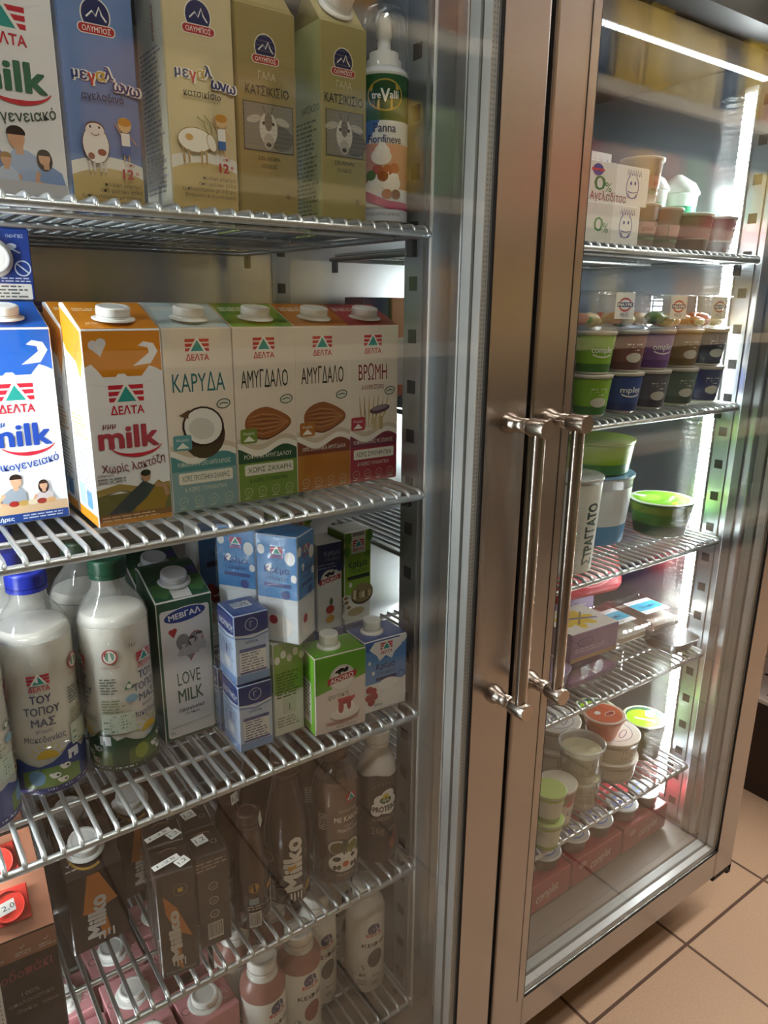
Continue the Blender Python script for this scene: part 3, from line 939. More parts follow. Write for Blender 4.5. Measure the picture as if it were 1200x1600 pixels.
# ---- square goat and cow milk cartons on the top shelf
def square_box(label, x, yf, z, w, d, h, col, side, kind, gable=False, group=None):
    t = thing('milk_carton', label, 'carton', (x, yf+d/2, z), 0, group)
    mb = MB(); cm = M(col, .36)
    mb.box(-w/2, w/2, -d/2, d/2, 0, h, cm, .0016)
    e = 0
    # roof and fin
    R = .034
    mb.prism([(-d/2+.0016, h-.001), (d/2-.0016, h-.001), (.0015, h+R), (-.0015, h+R)], -w/2+.0016, w/2-.0016, cm, .0006)
    mb.prism([(-.0014, h+R-.001), (.0014, h+R-.001), (.0014, h+R+.017), (-.0014, h+R+.017)], -w/2+.0016, w/2-.0016, cm, .0004)
    f = Print(mb, on_front(-d/2)); l = Print(mb, on_left(-w/2))
    W = w/2
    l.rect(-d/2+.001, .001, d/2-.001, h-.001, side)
    if kind in ('cow', 'kid'):
        sky = col
        o = -.012 if kind == 'cow' else 0.0
        logo_olympos(f, .0, .171+o, .0135)
        # the field
        for c, off, amp in (('e9e6de', .054+o, .010), ('c9b27a', .042+o, .012)):
            n = 14; ps = [(-W+.001+i*(w-.002)/n, off-.010+amp*math.sin(.35+i/n*2.4)) for i in range(n+1)]
            for i in range(n): f.poly([(ps[i][0], .0012), (ps[i+1][0], .0012), ps[i+1], ps[i]], c); f.k -= 1
            f.k += 1
        x0 = -.026
        for ch, cc, dy, dx in zip('μεγαλωνω', ('2b3a78', '2b3a78', 'c23a32', 'c9a03a', '2b3a78', '2b3a78', '2b3a78', '2b3a78'), (.004, .003, .002, .004, .006, -.003, -.004, -.005), (.0075, .0065, .0075, .0075, .0065, .0085, .007, .008)):
            f.text(ch, x0, h-.091+o+dy, .0095, 'f4f1ea', al=0, bold=.10); f.text(ch, x0, h-.091+o+dy, .0095, cc, al=0, bold=.03); x0 += dx
        f.text('αγελαδινό' if kind == 'cow' else 'κατσικίσιο', 0, h-.104+o, .0065, '2c2d3c', w=.038, bold=.01)
        # a child and an animal in line drawing
        h -= .030-o
        cx = .018; f.ell(cx, h-.092, .0062, .0066, 'e3bf8e'); f.ell(cx, h-.0895, .0064, .0036, 'c98f3a'); f.rect(cx-.004, h-.111, cx+.004, h-.099, 'f2f0ea'); f.rect(cx-.004, h-.118, cx+.004, h-.110, '3f6fb0')
        f.band([(cx-.004, h-.100), (cx-.009, h-.091)], .0011, 'd3a878'); f.band([(cx+.004, h-.101), (cx+.010, h-.108)], .0011, 'd3a878')
        for q in (-.0022, .0022): f.band([(cx+q, h-.118), (cx+q, h-.124)], .0012, 'd3a878')
        ax, ay = -.010, h-.112
        if kind == 'cow':
            f.ell(ax, ay, .0125, .0165, '6b4a3c'); f.ell(ax, ay, .0118, .0158, 'f3efe9'); f.ell(ax+.005, ay-.006, .004, .003, '9a5f50'); f.ell(ax-.005, ay-.010, .003, .003, '9a5f50'); f.ell(ax, ay+.013, .009, .007, '6b4a3c'); f.ell(ax, ay+.012, .0085, .0065, 'f0e6e0')
            f.ell(ax-.004, ay+.015, .0009, .0012, '2a2020'); f.ell(ax+.004, ay+.015, .0009, .0012, '2a2020'); f.arc(ax, ay+.011, .004, .003, 200, 340, .0007, '6b4a3c')
            for q in (-.007, -.003, .003, .007): f.band([(ax+q, ay-.014), (ax+q, ay-.023)], .0018, 'd9d2cc')
        else:
            f.ell(ax, ay, .018, .0115, '9a7448'); f.ell(ax, ay, .0172, .0107, 'f1ece0'); f.ell(ax-.006, ay+.002, .004, .003, 'c99a58')
            f.ell(ax+.017, ay-.001, .0048, .0085, '9a7448', rot=.35); f.ell(ax+.017, ay-.001, .0042, .0078, 'f1ece0', rot=.35); f.band([(ax+.014, ay+.006), (ax+.010, ay+.016), (ax+.003, ay+.021)], .0012, '8a8f58'); f.band([(ax+.018, ay+.008), (ax+.016, ay+.017), (ax+.010, ay+.023)], .0012, '8a8f58')
            for q in (-.012, -.007, .006, .011): f.band([(ax+q, ay-.009), (ax+q, ay-.021)], .0018, 'a9885a')
        f.text('από', W-.013, .047+o, .003, 'b3302c'); f.text('12', W-.016, .036+o, .0085, 'b3302c', w=.0105, bold=.04); f.text('ο', W-.0075, .040+o, .004, 'b3302c', bold=.03)
        for i, s_ in enumerate(('παιδικό ρόφημα', 'από φρέσκο γάλα', 'εμπλουτισμένο με σίδηρο,', 'βιταμίνες & ιχνοστοιχεία')): f.text(s_, W-.004, .028+o-.0055*i, .0034, '5a5346', al=1)
        h += .030-o
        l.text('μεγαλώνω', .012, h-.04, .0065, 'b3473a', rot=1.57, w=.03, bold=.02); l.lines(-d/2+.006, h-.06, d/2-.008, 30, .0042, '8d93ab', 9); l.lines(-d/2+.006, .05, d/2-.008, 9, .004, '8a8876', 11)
    else:
        logo_olympos(f, -.001, h-.037 if not gable else h-.036, .0125)
        yy = h-.0655 if not gable else h-.062
        f.text('ΓΑΛΑ', 0, yy, .0072, 'd8d2b4', w=.020); f.text('ΚΑΤΣΙΚΙΣΙΟ', 0, yy-.0155, .0092, '2a2a1e', w=.050, bold=.01)
        y1, y0 = yy-.022, yy-.068
        f.rect(-W+.006, y0, W-.005, y1, '54503f'); f.rect(-W+.007, y0+.001, W-.006, y1-.001, '8d8a80')
        ym = (y0+y1)/2
        f.ell(.014, y0+.014, .015, .012, '6d6a62'); f.ell(0, ym-.001, .0105, .016, 'd9d5cb'); f.ell(0, ym-.013, .0062, .0075, 'b9b3a8'); f.ell(0, ym-.016, .0030, .0022, '4a453e')
        for q in (-1, 1):
            f.ell(q*.0165, ym+.007, .0085, .0036, 'c3bdb2', rot=-q*.25); f.ell(q*.0055, ym+.004, .0016, .0018, '2c2822'); f.band([(q*.003, ym+.013), (q*.006, ym+.020)], .0014, '6f695e')
        f.ell(0, ym+.006, .0045, .009, '7b7468')
        f.text('3,5% ΛΙΠΑΡΑ', 0, y0-.0085, .0042, '45452f', w=.026)
        f.text('ΕΛΛΑΔΟΣ', 0, y0-.0155, .0038, '45452f', w=.018)
        f.text('※', W-.013, .018, .008, '6d6c48')
        for i in range(44): f.rect(-W+.001, .004+i*.0045, W-.001, .0043+i*.0045, 'a59d66'); f.k -= 1
        f.k += 1
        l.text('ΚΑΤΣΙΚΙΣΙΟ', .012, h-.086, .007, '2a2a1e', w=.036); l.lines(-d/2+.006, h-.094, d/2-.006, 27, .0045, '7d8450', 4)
    mb.build('carton_body', t)
    if gable:
        screw_cap(t, (.0, -d/4+.000, h+R*.5+.001), .0155, .02, 'e9e9e6', math.atan2(R, d/2))
    return t

# ---- small boxes
def small_box(name, label, x, yf, z, w, d, h, col, paint, rot=0.0, group=None, cap=None, wrap=False, cat='carton'):
    t = thing(name, label, cat, (x, yf+d/2, z), rot, group)
    mb = MB(); mb.box(-w/2, w/2, -d/2, d/2, 0, h, M(col, .34), .0014)
    paint(Print(mb, on_front(-d/2)), Print(mb, on_left(-w/2)), Print(mb, on_right(w/2)), Print(mb, on_top(h)), w, d, h)
    mb.build('carton_body', t)
    if cap: screw_cap(t, (cap[0], cap[1], h), cap[2], cap[3], 'e9e9e6')
    if wrap:
        mb = MB(); e = .0025; mb.box(-w/2-e, w/2+e, -d/2-e, d/2+e, .0005, h+e, WRAP, .003, 2); mb.build('wrap', t)
    return t

# ---- bottles
def bottle(name, label, x, y, z, prof, mat, capcol, capr, caph, cap_z, paint=None, rot=0.0, group=None, shell=None, n=48, cat='bottle', capbase=False, liquid=None):
    """prof = lower-to-upper outline"""
    t = thing(name, label, cat, (x, y, z), rot, group)
    if liquid:
        mb = MB(); mb.lathe(liquid[0], liquid[1], n); mb.build('contents', t)
    mb = MB(); mb.lathe(prof, mat, n, caps=(True, True))
    mb.build('bottle_body', t)
    if paint:
        mb = MB(); paint(mb); mb.build('label', t)
    if capcol: screw_cap(t, (0, 0, cap_z), capr, caph, capcol, 0, base=capbase)
    return t
# ------------------------------------------------------------------ top shelf, left bay
z = LS[0]
milk_box('grey-white milk carton with green lettering and printed family on the top shelf', .148, .128, z, 'cfd0d4', '2f6e54', '3c5a4c', 'οικογενειακό', 'family')
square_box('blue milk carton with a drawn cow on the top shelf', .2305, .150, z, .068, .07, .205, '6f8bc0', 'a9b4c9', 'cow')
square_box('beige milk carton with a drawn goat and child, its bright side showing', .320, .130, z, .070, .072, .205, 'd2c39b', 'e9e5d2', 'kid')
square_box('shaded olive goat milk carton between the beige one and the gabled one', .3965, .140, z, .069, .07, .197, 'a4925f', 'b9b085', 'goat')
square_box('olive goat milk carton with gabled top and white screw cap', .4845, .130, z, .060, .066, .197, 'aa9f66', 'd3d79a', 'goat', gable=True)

t = thing('whipped_cream_can', 'green and white whipped cream spray can with clear domed cap', 'spray can', (.5555, .155, z))
mb = MB(); r = .0285
mb.lathe([(r-.003, 0), (r, .004), (r, .160), (r-.002, .166), (r-.006, .170), (.012, .172)], M('e3e6ea', .25), 48)
mb.build('can_body', t)
mb = MB(); p = Print(mb, on_round(r+.0002, -.56), True, .25)
w_ = r*1.5
p.rect(-w_, .112, w_, .160, '245c35'); p.rect(-w_, .1595, w_, .162, 'd9d9cc')
p.rect(-w_, .02, w_, .112, 'e9edf2')
p.poly([(-w_, .112), (-.006, .112), (-.020, .09), (-w_, .072)], '3f6fb5')
p.rect(-w_, .040, w_, .088, 'd59a86')
p.poly([(-w_, .040), (w_, .040), (w_, .052), (.010, .050), (-.012, .062), (-w_, .07)], 'cfa08a')
p.ell(0, .138, .0215, .0165, 'c9a94a'); p.ell(0, .138, .020, .015, '1c4a2a')
p.text('tre', -.0105, .1345, .0075, 'f2f2ec', w=.011, bold=.03); p.text('V', 0, .131, .014, 'f2f2ec', w=.011, bold=.03); p.text('alli', .0105, .1345, .0085, 'f2f2ec', w=.011, bold=.03)
p.text('Panna', 0, .100, .0095, '23356f', w=.026, bold=.02); p.text('Fiordineve', 0, .0885, .009, '23356f', w=.040, bold=.02)
for cx, cy, s_ in ((-.004, .074, .011), (-.013, .042, .010), (.008, .046, .011)):
    p.ell(cx, cy, s_*1.1, s_*.8, 'efe9e2'); p.ell(cx+.001, cy+s_*.55, s_*.8, s_*.6, 'f6f2ec'); p.ell(cx+.001, cy+s_*1.0, s_*.45, s_*.4, 'fbf8f4')
for cx, cy, c in ((-.008, .060, 'a8452f'), (.004, .060, 'b3503a'), (.012, .062, 'c0604a'), (-.002, .053, '8a3a26'), (.014, .034, '7a4a30'), (.003, .034, 'a8603a'), (-.016, .054, '5b7a3a')): p.ell(cx, cy, .0062, .0055, c)
p.poly([(-w_, .036), (-.02, .026), (.004, .0185), (w_, .0175), (w_, .0255), (.004, .027), (-.016, .035), (-w_, .046)], 'b52a68')
p.rect(-w_, .001+.004, w_, .0175, 'd5dbe4'); p.text('ΕΠΙΔΟΡΠΙΟ ΚΡΕΜΑΣ', 0, .0105, .0035, '6a6f80', w=.042)
mb.build('label', t)
mb = MB(); mb.lathe([(.020, .168), (.020, .178), (.017, .180), (.017, .186), (.008, .188), (.0075, .200), (.0095, .203), (.0085, .214), (.0105, .218), (.006, .226)], M('e6e6e2', .35), 24); mb.build('nozzle', t)
mb = MB(); mb.lathe([(.0262, .166), (.0268, .17), (.0268, .205), (.0255, .220), (.021, .230), (.012, .2335)], clear('fluted_clear_cap', (.99, .99, .99), .05, .02), 48, ribs=24, ribd=.0012, caps=(False, True)); mb.build('domed_cap', t)

# ------------------------------------------------------------------ second shelf: boxed drinks
z = LS[1]
a1 = milk_box('blue-topped milk carton with red smile beside the orange-topped one', .1345, .205, z, '1f62c4', '2448a8', '2448a8', 'Οικογενειακό', 'kitchen')
a2 = milk_box('orange-topped milk carton with a man on a deck, standing farthest forward', .226, .139, z, 'd98a1c', 'b2404e', '8c4652', 'Χωρίς λακτόζη', 'deck')
b1 = plant_box('blue-footed coconut drink carton beside the orange-topped milk', .3095, .1505, z, 'bccfd4', 'ΚΑΡΥΔΑ', '3d7a80', '86a2a6', '4d868a', 'coconut', 'ΡΟΦΗΜΑ ΑΠΟ ΦΥΣΙΚΟ ΚΑΡΠΟ ΚΑΡΥΔΑΣ', 'ΧΩΡΙΣ ΠΡΟΣΘΗΚΗ ΖΑΧΑΡΗΣ')
b2 = plant_box('green-footed almond drink carton with one large almond', .3890, .151, z, '6f9a3e', 'ΑΜΥΓΔΑΛΟ', '24332c', '788f3e', '2f4a38', 'almond', 'ΡΟΦΗΜΑ ΑΜΥΓΔΑΛΟΥ', 'ΧΩΡΙΣ ΖΑΧΑΡΗ')
b3 = plant_box('orange-footed almond drink carton between the green and red ones', .4690, .155, z, 'c9792a', 'ΑΜΥΓΔΑΛΟ', '33302a', 'b0702c', '82402f', 'almond', '100% ΕΛΛΗΝΙΚΑ ΑΜΥΓΔΑΛΑ', '')
b4 = plant_box('red-footed oat drink carton at the post end of its row', .5455, .158, z, 'b03848', 'ΒΡΩΜΗ', '8c3040', 'a02f40', '7a3344', 'oat', 'ΡΟΦΗΜΑ ΒΡΩΜΗΣ ΜΕ ΣΠΟΡΟΥΣ', 'ΧΩΡΙΣ ΣΥΝΤΗΡΗΤΙΚΑ')
back = [(a1, 'blue-topped milk carton right behind the front blue one', (.1345, .205+.077)), (a2, 'orange-topped milk carton hidden behind the front orange-topped one', (.226, .139+.077)),
        (b1, 'coconut drink carton right behind the front coconut carton', (.3095, .1505+.077)), (b2, 'green-topped almond carton right behind the green-footed almond carton', (.3890, .151+.077)),
        (b3, 'orange-topped almond carton right behind the orange-footed almond carton', (.4690, .155+.077)), (b4, 'red-topped oat carton right behind the front oat carton', (.5455, .158+.077))]
for o, lab, (x, y) in back: dup(o, (x, y+D1_/2, z), lab, group=None)
dup(a1, (.1345, .36+D1_/2, z), 'blue-topped milk carton third back, under the carton lying down')
# cartons lying on top of the milk row, caps towards the glass
def lying(label, x, yf, zz, col):
    t = thing('milk_carton', label, 'carton', (x, yf, zz))
    mb = MB(); mb.box(-.037, .037, 0, .145, 0, .076, M(col, .34), .0016)
    p = Print(mb, on_front(0, 0, 0))
    p.rect(-.036, .018, .036, .075, '25408c' if col != '1c2650' else '1a2348'); p.text('ΟΔΗΓΙΕΣ', .022, .066, .0035, 'cdd6ea', w=.018)
    p.ell(.027, .034, .0085, .0085, 'dfe4f0'); p.ell(.027, .034, .0072, .0072, '25408c'); p.band([(.021, .039), (.033, .029)], .0014, 'dfe4f0'); p.lines(.004, .024, .034, 2, .003, 'cdd6ea', 3)
    p.band([(.010, .052), (.018, .054), (.026, .050)], .0016, 'cdd6ea'); p.ell(.018, .057, .005, .003, 'cdd6ea')
    p.rrect(-.022, .001, .034, .0175, .001, 'efece4'); p.lines(-.018, .0155, .030, 4, .0036, '6a6a6e', 7)
    mb.build('carton_body', t)
    screw_cap(t, (-.003, -.0005, .044), .0165, .012, 'e9e9e6', math.pi/2)
    return t
lying('blue carton lying on the milk cartons with its white cap facing out', .1485, .31, z+.2265, '2a4fb0')
t = dup(COL.objects['milk_carton.%03d' % 0] if False else a1, (.2235, .40, z), 'dark-shaded blue milk carton deep behind the orange-topped ones')

# ------------------------------------------------------------------ third shelf
z = LS[2]
MILK = M('f7f4ea', .5)
MILKB = M('e6e6e3', .4)
def milk_bottle(label, x, y, cap, col, deep, rot):
    r = .0405
    def paint(mb):
        p = Print(mb, on_round(r+.0002), True, .3); p.STEP = .000008
        # landscape round the foot
        for k in range(-1, 2):
            o = k*.085
            p.poly([(o-.043, .004), (o+.043, .004), (o+.043, .042), (o+.034, .052), (o+.024, .056), (o+.014, .046), (o+.004, .040), (o-.010, .036), (o-.022, .040), (o-.032, .046), (o-.043, .042)], col)
            p.ell(o+.0, .046, .012, .011, 'd9b53c', a0=0, a1=180)
            for a in range(20, 170, 24): p.band([(o+.014*math.cos(math.radians(a)), .046+.014*math.sin(math.radians(a))), (o+.021*math.cos(math.radians(a)), .046+.019*math.sin(math.radians(a)))], .0018, 'd9c77a')
            p.poly([(o-.030, .006), (o+.036, .006), (o+.036, .026), (o+.012, .034), (o-.012, .034), (o-.030, .028)], '6f8a4a' if cap == '2f4f9e' or cap == '2634a8' else '4f6b34')
            p.ell(o-.014, .022, .009, .010, '6f9cc4' if cap == '2634a8' else '87983c')
            for ax, ay in ((o+.006, .022), (o+.018, .030), (o+.014, .014)): p.ell(ax, ay, .0055, .0036, 'f0eee8'); p.ell(ax+.002, ay, .0018, .0014, '2a2a2c'); p.ell(ax-.005, ay+.002, .002, .002, 'f0eee8')
            p.rect(o+.022, .036, o+.036, .048, 'dcdfe6'); p.poly([(o+.020, .048), (o+.038, .048), (o+.029, .057)], deep); p.rect(o+.026, .036, o+.029, .042, deep)
        p.rect(-.126, .001, .126, .0085, deep); p.lines(-.12, .0065, .12, 1, .004, 'c9d2e2', 5)
        for o in (-.085, 0, .085):
            logo_delta(p, o, .138, .0115)
            for i, s_ in enumerate(('ΤΟΥ', 'ΤΟΠΟΥ', 'ΜΑΣ')): p.text(s_, o, .1165-.0145*i, .0098, '2b3358', w=(.022, .037, .025)[i], bold=.02)
            p.text('φάρμες', o, .080, .0045, '4a5070', w=.018); p.text('Μακεδονίας', o, .068, .0075, '2b3358', w=.044, bold=.004)
        q = .044
        p.ell(q, .152, .0085, .0095, 'b83a3a'); p.ell(q, .152, .0070, .008, 'efeee6'); p.ell(q, .152, .005, .006, '7aa38c'); p.text('ελληνικό', q, .137, .0030, 'a85048', w=.020)
        p.text('1Lt', q+.026, .160, .005, '3a3a3e'); p.poly([(q+.012, .108), (q+.024, .108), (q+.018, .118)], '2f7a50'); p.ell(q+.018, .1115, .003, .003, 'efeee6')
        p.lines(q-.014, .124, q+.006, 6, .0036, '5f6a62', 4); p.ell(q+.020, .095, .007, .005, '7fb2d0'); p.lines(q-.014, .096, q+.012, 5, .0036, '7a8a58', 5); p.rrect(q-.016, .052, q+.022, .078, .002, 'c9d6c6'); p.lines(q-.014, .076, q+.020, 6, .004, '6f8570', 6)
    prof = [(r-.004, 0), (r, .004), (r, .060)]
    zz = .060
    while zz < .186:                                   # fine rings round the side
        prof += [(r, zz), (r-.0006, zz+.0022), (r, zz+.0044)]; zz += .0056
    prof += [(r-.0005, .186), (r-.003, .198), (r-.010, .211), (.0205, .224), (.0190, .228), (.0190, .240)]
    liq = [(r-.005, .002), (r-.0012, .006), (r-.0012, .184), (r-.003, .192), (r-.005, .1965), (r-.0075, .1975)]
    return bottle('milk_bottle', label, x, y, z, prof, BOTTLE, cap, .0215, .0255, .2345, paint, rot, liquid=(liq, MILK))
m1 = milk_bottle('tall milk bottle with a royal blue cap and farm label', .1245, .2235, '2634a8', '3d4c86', '2b3570', -.18)
m2 = milk_bottle('tall milk bottle with a dark green cap and green farm label', .2100, .2165, '1d4633', '35523a', '2a4632', -1.50)
m3 = dup(m1, (.0445, .1915, z), 'blue farm-label milk bottle cut off by the picture edge', rotz=-.55)
dup(m1, (.115, .312, z), 'blue-capped milk bottle just behind the front blue-capped one', rotz=.6)
dup(m2, (.2005, .305, z), 'green-capped milk bottle just behind the front green-capped one', rotz=.4)
dup(m1, (.0335, .285, z), 'blue-capped milk bottle behind the cut-off bottle', rotz=.9)
dup(m1, (.120, .400, z), 'blue-capped milk bottle third back in its file', rotz=.3)

def lovemilk(f, l, r, t, w, d, h): pass
t = thing('milk_carton', 'dark green milk carton with a photo heart, between the bottles and the blue boxes', 'carton', (.294, .204+.036, z))
w_, d_, h_ = .0715, .070, .192
mb, f, l, r, tp, L = brik_body(w_, d_, h_, .026, 'e6e4e4', '2f5a44', '2f5a44')
W = w_/2
f.rect(-W+.001, .001, W-.001, h_-.001, '2f5a44'); f.rrect(-W+.004, .004, W-.004, h_-.012, .004, 'e7e5e6')
f.ell(0, h_-.021, .0285, .0105, 'e7e5e6', rot=.10); f.ell(0, h_-.021, .027, .0092, '2b3f8e', rot=.10); f.text('ΜΕΒΓΑΛ', 0, h_-.0245, .0078, 'f1f1f4', w=.042, bold=.03, rot=.10)
f.ell(-.019, h_-.041, .0032, .0030, 'b83038'); f.ell(-.0145, h_-.0400, .0032, .0030, 'b83038'); f.poly([(-.0222, h_-.042), (-.0114, h_-.041), (-.0162, h_-.050)], 'b83038')
hx, hy = .004, h_-.063
pts = [(hx+1.5*.0118*math.sin(a)**3, hy+.0012*(13*math.cos(a)-5*math.cos(2*a)-2*math.cos(3*a)-math.cos(4*a))*1.15) for a in [i/30*2*math.pi for i in range(30)]]
f.poly(pts, '8f8f92'); f.band(pts[:17], .0011, 'b83038')
for q, yy, s_, hc in ((-.008, -.014, .020, '8a8078'), (.003, -.014, .026, '3d3a3a'), (.013, -.010, .026, '4a4646')): figure(f, hx+q, hy+yy, s_, hc, 'bdbcbc', 'c9c4c0', hairlong=(q == .003))
f.text('LOVE', 0, .076, .0185, '2f5a44', w=.030, bold=0, rot=.03); f.text('MILK', .001, .052, .0185, '2f5a44', w=.033, bold=.014, rot=.03)
f.text('Γάλα κλασικό', .001, .0385, .0048, '2b3350', w=.034, bold=.014, rot=.05); f.text('1,5% Λιπαρά', .001, .0325, .0034, '3a4058', w=.020, rot=.05); f.band([(-W+.008, .018), (W-.008, .0215)], .0004, '55596a'); f.text('1Lt', -W+.010, .0095, .004, '44485a')
tp.rect(-.012, .002, .012, .022, 'dfe0e0'); tp.poly([(-.034, .03), (-.012, .034), (-.012, .012), (-.02, .004), (-.034, .012)], '4b7a4a'); tp.poly([(.034, .036), (.014, .040), (.014, .014), (.026, .008), (.034, .014)], '4b7a4a'); tp.rrect(.016, .040, .033, .054, .002, '4a4f90')
mb.build('carton_body', t)
screw_cap(t, (0, -d_/2+.032, h_+.026*.53), .0165, .012, 'd9dbe2', .25)
t2 = dup(t, (.2935, .204+.036+.0735, z), 'dark green milk carton behind the one with the photo heart')

def nounou(f, l, r, t, w, d, h):
    for p, ww in ((f, w), (l, d), (r, d)):
        p.rect(-ww/2+.001, h*.70, ww/2-.001, h-.001, '243a86'); p.band([(-ww/2+.001, h*.70), (0, h*.655), (ww/2-.001, h*.71)], .004, 'dfe6f2'); p.band([(-ww/2+.001, h*.68), (0, h*.635), (ww/2-.001, h*.69)], .002, '6a8cc8')
        p.rect(-ww/2+.001, .001, ww/2-.001, h*.13, '6f9ad6')
    f.ell(0, h*.845, .0085, .0085, 'cfd8ec'); f.ell(0, h*.845, .0075, .0075, '243a86'); f.text('Γ', 0, h*.81, .007, 'cfd8ec')
    f.text('ΚΡΕΜΑ', 0, h*.57, .0042, '243a86', w=.016); f.rect(-w/2+.006, h*.17, w/2-.005, h*.50, 'e6e9ee'); f.rect(-w/2+.006, h*.46, w/2-.005, h*.51, '31478e'); f.lines(-w/2+.008, h*.44, w/2-.008, 7, .0036, '5f6a8c', 5); f.rect(-w/2+.006, h*.14, w/2-.005, h*.17, '31478e')
    l.text('ΝΟΥΝΟΥ', .002, h*.765, .0085, 'eef1f8', w=d*.84, bold=.03); l.lines(-d/2+.004, h*.58, d/2-.004, 6, .0042, '8a9cc4', 3); l.rrect(-.008, h*.2, .010, h*.34, .003, 'e6ebf4'); l.band([(0, h*.40), (.001, h*.52)], .003, '31478e')
    t.rect(-w/2+.001, -d/2+.001, w/2-.001, d/2-.001, '243a86'); t.rect(-.012, -.004, .012, .014, 'e8e8ea'); t.lines(-.011, .013, .011, 4, .004, '4a4f66', 3)
nn = small_box('cream_box', 'lower of two stacked blue and white cream boxes', .3505, .1305, z, .0455, .052, .091, 'bcd0ee', nounou, -.04, wrap=True)
dup(nn, (.3495, .1305+.026, z+.0945), 'upper of two stacked blue and white cream boxes')
dup(nn, (.350, .1305+.026+.060, z), 'blue and white cream box behind the lower stacked one')

def greenpk(f, l, r, t, w, d, h):
    for p, ww in ((f, w), (l, d), (r, d)):
        p.rect(-ww/2+.001, h*.45, ww/2-.001, h-.001, '7fa83a'); p.rect(-ww/2+.001, h*.42, ww/2-.001, h*.46, 'dfe0d6')
        for i in range(5): p.ell(-ww/2+.006+ww*.2*i, h*(.82+.05*(i % 2)), .004, .0055, 'e9ebdf')
        p.lines(-ww/2+.004, h*.68, ww/2-.006, 9, .0042, '4a6a2a', 4)
    f.rect(-.010, .030, .010, .052, 'cfd6cc'); f.text('1', 0, .034, .010, '3d6a50'); f.lines(-w/2+.004, .026, w/2-.004, 4, .004, '8a908a', 2); l.text('Κρέμα', 0, h*.6, .009, '20301a', w=d*.6, bold=.02)
g1 = small_box('cream_box', 'green and white cream box under the shrink-wrapped blue pack', .4005, .137, z, .0435, .050, .132, 'e4e6e0', greenpk, wrap=True)
dup(g1, (.4005, .137+.025+.054, z), 'green and white cream box behind the one under the blue pack')

def bluepk(f, l, r, t, w, d, h):
    for p, ww in ((f, w), (l, d), (r, d)):
        p.rect(-ww/2+.001, h*.42, ww/2-.001, h-.001, '3f86c9')
        for i, (a, b, s_) in enumerate(((.12, .86, .005), (.82, .80, .007), (.3, .70, .004), (.9, .62, .004))): p.ell(-ww/2+ww*a, h*b, s_, s_*1.25, 'eef2f6')
        p.poly([(-ww/2+.001, h*.42), (ww/2-.001, h*.42), (ww/2-.001, h*.36), (0, h*.40), (-ww/2+.001, h*.34)], 'd8dde2')
    for p, ww in ((f, w), (l, d)):
        logo_delta(p, 0, h*.83, .0085); p.text('Κρέμα', 0, h*.655, .0085, '1f3c86', w=ww*.62, bold=.02); p.text('Γάλακτος', 0, h*.59, .0055, '1f3c86', w=ww*.55); p.rect(-ww*.32, h*.525, ww*.34, h*.56, '1f3c86'); p.ell(ww*.2, h*.46, .006, .006, '1f3c86')
        p.ell(0, .022, ww*.36, .016, 'f2f0ec'); p.ell(-ww*.12, .030, .006, .006, 'b03038')
    r.lines(-d/2+.006, h*.74, d/2-.006, 15, .0042, 'dbe6f2', 4); r.rrect(-.010, .024, .008, .044, .002, '5f9a7c'); r.text('1', -.001, .028, .011, 'eef2ee')
    t.rect(-w/2+.001, -d/2+.001, w/2-.001, d/2-.001, '3f86c9')
bz = z+.136
bp1 = small_box('cream_box', 'blue cream box of the shrink-wrapped pair, corner out, on the green box', .4055, .118, bz, .046, .056, .140, 'dfe5ec', bluepk, .60, wrap=True)
bp2 = dup(bp1, (.3810, .209, bz), 'blue cream box of the shrink-wrapped pair, tucked behind the front one', rotz=.60)

def adoro(f, l, r, t, w, d, h):
    f.poly([(-w/2+.001, h-.001), (w/2-.001, h-.001), (w/2-.001, h*.66), (-w/2+.001, h*.52)], '63a82c'); l.rect(-d/2+.001, .001, d/2-.001, h-.001, '7cc43a'); l.rrect(-.012, .012, .014, h*.66, .002, 'eef0e6'); l.lines(-.010, h*.62, .012, 9, .0055, '6c8a50', 3)
    r.rect(-d/2+.001, h*.5, d/2-.001, h-.001, '63a82c'); t.rect(-w/2+.001, -d/2+.001, w/2-.001, d/2-.001, '5fa02c')
    adoro_logo(f, .002, h*.68, .0185)
    f.text('φυτική', -.004, h*.44, .0072, '56705a', w=.030, rot=.05)
    f.ell(.006, h*.20, .022, .010, '9c8f8a'); f.ell(.006, h*.22, .0215, .0095, 'e9e5e2'); f.ell(.007, h*.28, .014, .011, 'f4f1ee'); f.ell(.007, h*.375, .011, .005, 'a83038'); f.ell(.000, h*.30, .004, .009, 'a83038'); f.ell(.012, h*.31, .003, .007, 'a83038')
    for i in range(5): f.ell(-.002+.005*i, h*.40, .0028, .0026, 'c2404a')
    for i in range(4): f.band([(-.022, h*(.10+.012*i)), (.0, h*(.085+.012*i)), (.026, h*(.12+.012*i))], .0005, 'b0525a')
    f.text('κρέμα γάλακτος', .008, .005, .003, '8a6a70', w=.03)
def adoro_logo(f, x, y, s):
    f.ell(x, y, s, s*1.02, 'e9e7e4'); f.ell(x, y, s*.93, s*.95, '8f8f8c'); f.ell(x, y, s*.9, s*.92, 'e9e7e4')
    f.ell(x-.001, y+s*.52, s*.30, s*.26, '1d1d1f'); f.ell(x+s*.34, y+s*.60, s*.16, s*.2, '1d1d1f', rot=-.6); f.ell(x-s*.36, y+s*.56, s*.2, s*.10, '1d1d1f', rot=.4); f.ell(x+s*.02, y+s*.36, s*.16, s*.12, 'cfcac6')
    f.poly([(x-s*1.15, y-s*.36), (x+s*1.12, y-s*.06), (x+s*1.15, y+s*.42), (x-s*1.12, y+s*.12)], 'b02a34'); f.text('ADORO', x, y-s*.16, s*.36, 'f3efe9', w=s*1.85, bold=.03, rot=.13)
